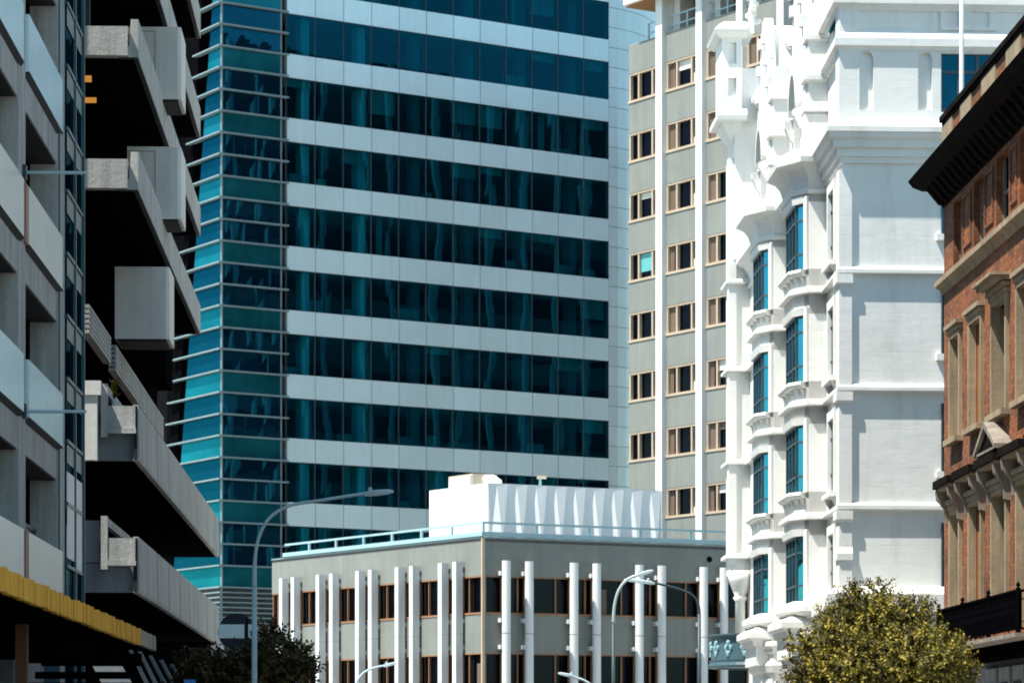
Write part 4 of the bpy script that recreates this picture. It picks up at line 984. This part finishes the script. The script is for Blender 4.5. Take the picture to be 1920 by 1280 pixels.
# ------------------------------------------------------------------ yellow street canopy
cn = 2.5; ca, cb, ce = -34, Po.s(262, cn), Po.s(292, cn)
cz0, cz1 = 3.68, 4.0
can = thing('street_canopy', 'yellow ribbed street canopy fronting the concrete offices', 'canopy', Po.P((ca + cb) / 2, 0, 0))
fm = MB(); s = ca
while s < cb:
    wv = random.uniform(.24, .42); n_ = random.uniform(0, .035); dz = random.uniform(-.015, .03)
    fm.box(Po, s + .03, min(s + wv, cb), cz0 + dz * .5, cz1 + dz, cn - .08, cn + n_); s += wv
fm.build('fascia', 'gold', can)
gs = MB(); s = cb
while s < ce - .05:
    fwid = .5; gs.box(Po, s + .01, min(s + fwid, ce), cz0 + .02, cz1 + .01, cn - .08, cn + random.uniform(0, .03)); s += fwid
gs.build('end_fascia', 'grey_sheet', can)
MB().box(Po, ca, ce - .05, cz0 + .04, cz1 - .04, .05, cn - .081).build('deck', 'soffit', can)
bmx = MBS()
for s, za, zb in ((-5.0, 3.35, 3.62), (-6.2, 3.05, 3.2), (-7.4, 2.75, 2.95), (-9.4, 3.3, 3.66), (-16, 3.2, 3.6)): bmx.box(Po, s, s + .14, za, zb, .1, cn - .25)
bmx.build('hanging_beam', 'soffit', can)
for s, n_ in ((Po.s(41, 1.3), 1.3),):
    MB().box(Po, s - .12, s + .12, .13, cz0 + .1, n_ - .1, n_ + .1).build('post', 'brown_post', can)

# ------------------------------------------------------------------ left: brutalist concrete balcony building
cA = Vector((-10.05, 88.9)); cdv = Vector((-.0403, .9992))
K = Fac(cA, cA + cdv * 10)
root = thing('balcony_building', 'brutalist grey concrete building with long balconies and projecting boxes', 'concrete building', (cA.x, cA.y, 0))
kz = [5.76, 9.31, 13.0, 16.58, 20.14, 23.7, 27.3]
kE = K.s(411); kU = K.s(376)
MB().box(K, -1, kU, 0, 30, -16, -3.2).build('building_core', 'soffit', root)
MB().box(K, kU - 4, kU - .1, 0, 14.5, -3.2, -1.55).box(K, kU - 4, kU - .1, 14.5, 30, -3.2, -1.0).build('end_wall', 'soffit', root)
MB().box(K, kE - 3, kE - .3, 0, 5.7, -3.2, -.3).build('end_pier', 'soffit', root)  # dark block added to close a bright gap below the balcony
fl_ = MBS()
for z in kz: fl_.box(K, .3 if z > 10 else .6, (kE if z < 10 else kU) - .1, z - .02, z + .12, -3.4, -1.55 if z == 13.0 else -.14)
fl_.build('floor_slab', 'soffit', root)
MB().box(K, -1, kU, 30, 30.5, -16, .2).build('roof', 'roofing', root)
# two long street balconies in ribbed precast panels
ju = [259, 294, 316, 337, 354.6, 371, 387.6, 401.5]
for bi, z in enumerate(kz[:2]):
    js = [K.s(u) for u in ju] + [kE]
    js[0] = 0
    pm = MB()
    for a, b in zip(js[:-1], js[1:]):
        pm.section(K, [(-.14, z), (.0, z), (.03, z + .1), (.0, z + 1.5), (-.14, z + 1.5)], a + .1, b - .1)
    bal = pm.build('balcony', 'concrete', root)
    MB().box(K, 0.05, kE - .06, z + .03, z + 1.46, -.13, -.03).build('joint', 'concrete_dark', bal)
    ef = MB()
    ef.box(K, .0, .16, z + .62, z + 2.05, -1.0, -.82)            # end post
    ef.box(K, .02, .14, z + .86, z + 1.46, -.82, -.08)           # end panel
    ef.box(K, -.04, .18, z + .72, z + .85, -.82, -.06)
    ef.section(K, [(-.98, z + 1.8), (-.84, z + 1.8), (-.84, z + 2.03), (-.98, z + 2.03)], .16, 9)
    ef.section(K, [(-.98, z + 1.2), (-.84, z + 1.2), (-.84, z + 1.4), (-.98, z + 1.4)], .16, 9)
    ef.build('end_frame', 'concrete', bal)
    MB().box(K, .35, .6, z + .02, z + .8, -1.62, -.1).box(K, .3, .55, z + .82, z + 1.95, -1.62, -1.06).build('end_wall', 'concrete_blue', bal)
    if bi == 1:
        MB().box(K, -.25, .1, z - .02, z + 2.02, -1.55, -1.08).box(K, -.3, .1, z + 1.72, z + 2.1, -1.58, -.98).build('end_pillar', 'concrete_light', bal)
# upper beams running along the street and their returns
for z in kz[3:]:
    bm_ = MB().section(K, [(-.5, z), (.0, z), (.0, z + 1.02), (-.2, z + 1.02), (-.24, z + .3), (-.5, z + .22)], .05, kU)
    beam = bm_.build('edge_beam', 'concrete', root)
    MB().section(K, [(-.52, z - .01), (-.02, z - .01), (-.02, z), (-.52, z)], .06, kU - .02).build('beam_shade', 'concrete_dark', beam)  # dark plate puts the beam's underside shade into the colour
    MB().box(K, -.1, .4, z + .02, z + .8, -1.75, -.28).build('return_beam', 'concrete', beam)
# deep precast boxes
for i, (z, na, nb) in enumerate(((20.97, -1.05, .55), (17.39, -1.05, .55), (13.80, -1.42, .2))):
    s_ = 10.0; zt_ = z + 2.15
    bx = MB().plan(K, [(s_ + .0, na), (s_, nb - .1), (s_ + .06, nb), (s_ + 2.4, nb), (s_ + 2.4, na)], z, zt_)
    bo = bx.build('projecting_box', 'concrete_light', root)
    MB().plan(K, [(s_ + .1, na + .1), (s_ + .1, nb - .1), (s_ + 2.3, nb - .1), (s_ + 2.3, na + .1)], z - .06, z).build('box_shade', 'concrete_dark', bo)  # dark plate paints the shade beneath the box
    if i < 2:
        sd = na + .85
        MB().box(K, s_ - .02, s_, z + .2, z + 2.0, na + .06, na + .08).box(K, s_ - .02, s_, z + .2, z + 2.0, sd - .02, sd).box(K, s_ - .02, s_, z + 2.0, z + 2.03, na + .06, sd).build('hatch', 'concrete', bo)
# ribbed inner parapet
for a, b in ((-.3, K.s(207, -1.3)), (K.s(216, -1.3), K.s(306, -1.3))):
    rp = MB()
    for i in range(6): rp.box(K, a, b, 12.68 + i * .135, 12.68 + i * .135 + .095, -1.5, -1.28)
    rb = rp.build('ribbed_parapet', 'concrete', root); MB().box(K, a + .02, b - .02, 12.7, 13.4, -1.48, -1.33).build('groove', 'concrete_dark', rb)
# lit ceiling strips inside
for u0_, u1_, v0_, v1_ in ((148, 171, 142, 153), (148, 180, 183, 192)):
    d = 90.6; MB().box(WF, gx(u0_, d).x, gx(u1_, d).x, px(0, v1_, d).z, px(0, v0_, d).z, d, d + .1).build('ceiling_light', 'glow', root)
MB().box(K, 5.2, 5.4, 20.2, 23.7, -3.2, -1.75).build('lobby_wall', 'frame_dark', root)
# leaning struts at street level
sg = MBS()
def lean(d, ut0, ut1, vt, ub0, ub1, vb, th=.2):
    a = [px(ut0, vt, d), px(ut1, vt, d), px(ub1, vb, d), px(ub0, vb, d)]; sg.prism(a, [p + Vector((0, th, 0)) for p in a])
lean(88, 148, 200, 1200, 212, 270, 1320)
for i in range(6): lean(91 + i * 3, 238 + i * 20, 244 + i * 20, 1212 + i * 8, 290 + i * 17, 298 + i * 17, 1320)
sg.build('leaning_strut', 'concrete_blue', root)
# plant in a white pot on the upper balcony
q = px(214, 758, 91)
pp = thing('potted_plant', 'small leafy plant in a white pot on the concrete balcony', 'potted plant', q)
MB().lathe(q, [(.06, -.25), (.09, .0), (.11, .12), (.1, .13)], 12).build('pot', 'white_fin', pp)
lm = MB()
for i in range(60):
    a = random.uniform(0, 6.28); t = random.random(); b0 = q + Vector((0, 0, .12 + t * .45)); r_ = random.uniform(.1, .3) * (1.1 - t * .4)
    tip = b0 + Vector((math.cos(a) * r_, math.sin(a) * r_, random.uniform(.05, .28))); sd = Vector((-math.sin(a), math.cos(a), 0)) * .035
    m_ = (b0 + tip) / 2; lm.add([b0, m_ + sd, tip, m_ - sd], [(0, 1, 2, 3)])
lm.build('foliage', 'leaf', pp)

# ------------------------------------------------------------------ street lamps
def lamp(label, d, pole_u, arm, head, r0=.072, r1=.04, mats=('steel', 'steel'), g=None):
    base = Vector((gx(pole_u, d).x, d, .13 if abs(gx(pole_u, d).x) > 5.5 else 0))
    t = thing('street_lamp', label, 'street lamp', base, 'curved arm street lamps')
    top = px(arm[0][0], arm[0][1], d)
    MB().tube([base, top], [r0, r0 * .85], 12).build('pole', mats[0], t, smooth=True)
    MB().lathe(base, [(r0 * 2.2, 0), (r0 * 2.2, .05), (r0 * 1.4, .12), (r0 * 1.4, .7), (r0, .8)], 12).build('base', mats[0], t)
    pts = [px(u, v, d) for u, v in arm]; sm_ = []
    for i in range(len(pts) - 1):        # Catmull-Rom through the arm's points
        p0, p1, p2, p3 = pts[max(i - 1, 0)], pts[i], pts[i + 1], pts[min(i + 2, len(pts) - 1)]
        for k in range(6):
            x = k / 6; sm_.append(.5 * ((2 * p1) + (p2 - p0) * x + (2 * p0 - 5 * p1 + 4 * p2 - p3) * x * x + (3 * p1 - p0 - 3 * p2 + p3) * x ** 3))
    sm_.append(pts[-1])
    MB().tube(sm_, [r0 * .85 + (r1 - r0 * .85) * min(1, i / 8) for i in range(len(sm_))], 10).build('arm', mats[1], t, smooth=True)
    h0, h1 = px(*head[0], d), px(*head[1], d); ax = (h1 - h0); L = ax.length; ax.normalize(); up = Vector((0, -1, 0)).cross(ax); up = up if up.z > 0 else -up
    hm = MB(); rings = []
    for f, wd, hu, hd in ((0, .05, .04, .04), (.15, .08, .07, .06), (.4, .13, .08, .06), (.8, .13, .07, .05), (1, .07, .03, .02)):
        c = h0 + ax * L * f
        rings.append([c + Vector((0, -wd, 0)) - up * hd, c + Vector((0, wd, 0)) - up * hd, c + Vector((0, wd, 0)) + up * hu * .5, c + up * hu, c + Vector((0, -wd, 0)) + up * hu * .5])
    for a, b in zip(rings[:-1], rings[1:]): hm.add(a + b, [(i, (i + 1) % 5, 5 + (i + 1) % 5, 5 + i) for i in range(5)])
    hm.add(rings[0], [(0, 1, 2, 3, 4)]); hm.add(rings[-1], [(0, 1, 2, 3, 4)])
    hd_ = hm.build('lamp_head', 'lamp_body', t)
    MB().lathe(h0 + ax * L * .22 + up * .06, [(.05, 0), (.05, .07), (.02, .1)], 8).build('photocell', 'lamp_body', hd_)
lamp('tall grey street lamp whose arm curves right in front of the glass tower', 80, 477, [(477, 1100), (478.5, 1045), (487, 1002), (508, 968), (545, 947), (600, 938), (650, 930), (690, 924)], [(682, 926), (738, 921)])
lamp('street lamp with pale arm curving right before the low office', 116, 1150, [(1150, 1168), (1152, 1135), (1160, 1106), (1176, 1086), (1200, 1076)], [(1192, 1079), (1225, 1069)], .07, .05, ('steel_dark', 'lamp_body'))
lamp('dark street lamp whose arm curves left near the green balcony', 124, 1311, [(1311, 1150), (1309, 1132), (1298, 1115), (1274, 1104), (1240, 1095), (1222, 1091)], [(1228, 1093), (1170, 1086)], .08, .045, ('steel_dark', 'steel_dark'))
lamp('short street lamp just rising into the frame by the left office face', 146, 664, [(664, 1300), (670, 1276), (684, 1259), (706, 1250), (728, 1246)], [(720, 1248), (743, 1242)], .07, .05, ('steel', 'steel'))
lamp('short street lamp pointing left just above the lower frame edge', 140, 1118, [(1118, 1310), (1112, 1288), (1096, 1275), (1072, 1267)], [(1078, 1268), (1046, 1261)], .07, .05, ('steel', 'steel'))

# ------------------------------------------------------------------ round street sign and blue sign
d = 104; q = px(444, 1184, d)
rs = thing('round_sign', 'dark round sign with a pale horizontal band beside the lamp pole', 'sign', (q.x, d, .13))
r_ = 35 * d / FOC
def disc(c, r, y0, y1, z0=-9, z1=9, k=40):
    pts = [Vector((c.x + r * math.cos(2 * math.pi * i / k), 0, c.z + max(z0, min(z1, r * math.sin(2 * math.pi * i / k))))) for i in range(k)]
    return MB().prism([Vector((p.x, y0, p.z)) for p in pts], [Vector((p.x, y1, p.z)) for p in pts])
fc = disc(q, r_, d - .06, d + .06).build('face', 'navy', rs)
bh = 13 * d / FOC
bp_ = MB(); hw = math.sqrt(r_ * r_ - bh * bh)
bp_.box(WF, q.x - hw - .02, q.x + .24, q.z - bh + .02, q.z + bh + .02, d - .075, d - .06).box(WF, q.x + .32, q.x + hw + .02, q.z - bh + .02, q.z + bh + .02, d - .075, d - .06)
bp_.build('band', 'sign_band', fc)
cr = MB().tube([Vector((q.x + .28 + .06 * math.cos(t), d - .07, q.z + r_ * .95 * math.sin(t))) for t in [-.9 + 1.8 * i / 12 for i in range(13)]], .03, 6); cr.build('seam', 'black', fc)
MB().tube([Vector((q.x + .45, d + .15, .13)), Vector((q.x + .45, d + .15, q.z + .2))], .05, 10).box(WF, q.x - .1, q.x + .5, q.z - .05, q.z + .05, d + .06, d + .12).build('post', 'steel_dark', rs)
d = 92; q = px(356, 1284, d)
bsg = thing('blue_sign', 'small blue rectangular street sign below the concrete balconies', 'sign', (q.x, d, .13))
MB().box(WF, q.x - .16, q.x + .16, q.z - .3, q.z + .16, d - .02, d).build('plate', 'sign_blue', bsg)
MB().tube([Vector((q.x, d + .04, .13)), Vector((q.x, d + .04, q.z + .1))], .035, 8).build('post', 'steel_dark', bsg)

# ------------------------------------------------------------------ street trees
def tree(label, base, blobs, leaf, nleaf, lsize, trunk_h, mat='leaf', seed=1):
    rnd = random.Random(seed)
    t = thing('street_tree', label, 'tree', base)
    tr = MB(); b = Vector(base)
    tr.tube([b, b + Vector((.04, .02, trunk_h * .5)), b + Vector((-.03, 0, trunk_h))], [.13, .10, .085], 10)
    f = b + Vector((-.03, 0, trunk_h))
    for c, r in blobs:
        c = Vector(c); mid = f.lerp(c, .5) + Vector((rnd.uniform(-.1, .1), rnd.uniform(-.1, .1), .1))
        tr.tube([f, mid, c], [.06, .04, .015], 7)
        for _ in range(4):
            e = c + Vector((rnd.uniform(-1, 1), rnd.uniform(-1, 1), rnd.uniform(-.5, 1))).normalized() * r * .9
            tr.tube([mid.lerp(c, .6), c.lerp(e, .5), e], [.025, .016, .006], 5)
    tr.build('trunk', 'bark', t, smooth=True)
    tot = sum(r ** 2 for _, r in blobs); lm = MB()
    for c, r in blobs:
        c = Vector(c); ntw = max(4, int(nleaf * r ** 2 / tot / 9))
        for _ in range(ntw):
            dv = Vector((rnd.gauss(0, 1), rnd.gauss(0, 1), rnd.gauss(0, 1))).normalized()
            rad = r * (rnd.random() ** .38) * rnd.uniform(.82, 1.13)
            o = c + Vector((dv.x * rad, dv.y * rad, dv.z * rad * .9))
            ax = (dv + Vector((rnd.uniform(-.6, .6), rnd.uniform(-.6, .6), rnd.uniform(.1, .9)))).normalized()
            x = ax.orthogonal().normalized(); y = ax.cross(x)
            for k in range(9):        # a sprig: leaves whorled round a short shoot
                a = k * 2.4 + rnd.random(); h = k / 9 * lsize * 2.4
                out = (x * math.cos(a) + y * math.sin(a)) * .85 + ax * rnd.uniform(.3, 1.0); out.normalize()
                L = lsize * rnd.uniform(.7, 1.25) * (1 - k * .03); wd = L * .28
                s0_ = o + ax * h; tip = s0_ + out * L; sd = out.cross(ax); sd = (sd.normalized() if sd.length > .01 else x) * wd
                m_ = s0_ + out * L * .5 + ax * L * .08
                lm.add([s0_, m_ + sd, tip, m_ - sd], [(0, 1, 2, 3)])
    lm.build('crown', mat, t)
def rb(d, spec):      # blobs given where they appear at distance d
    return [((px(u, v, d).x, d + dy, px(u, v, d).z), r * d / FOC) for u, v, dy, r in spec]
d = 60
tree('olive green bushy street tree before the white building and brick balcony', (px(1640, 0, d).x, d, .13),
     rb(d, [(1640, 1230, 0, 100), (1608, 1165, .1, 52), (1668, 1158, -.2, 46), (1562, 1212, -.3, 58), (1532, 1252, .2, 50), (1718, 1195, .1, 52), (1760, 1238, -.2, 54), (1700, 1260, -.8, 90), (1590, 1270, -.8, 85), (1795, 1265, .2, 36), (1640, 1330, .2, 110), (1740, 1310, .3, 80), (1545, 1320, .3, 80), (1596, 1122, 0, 22), (1650, 1110, .1, 20), (1722, 1146, 0, 24), (1500, 1205, .1, 20), (1790, 1215, .1, 20), (1560, 1160, 0, 24)]), 'leaf', 62000, .088, 2.1, 'leaf', 3)
d = 96
tree('dark bushy street tree behind the tall lamp pole on the left', (px(470, 0, d).x, d, .13),
     rb(d, [(395, 1252, 0, 34), (360, 1256, .2, 30), (440, 1262, -.3, 38), (505, 1214, .2, 36), (510, 1186, .3, 15), (545, 1242, 0, 36), (560, 1250, .2, 30), (480, 1260, -.4, 55), (420, 1290, 0, 60), (530, 1290, .1, 55), (370, 1300, .1, 50)]), 'leaf_dark', 17000, .16, 3.0, 'leaf_dark', 5)
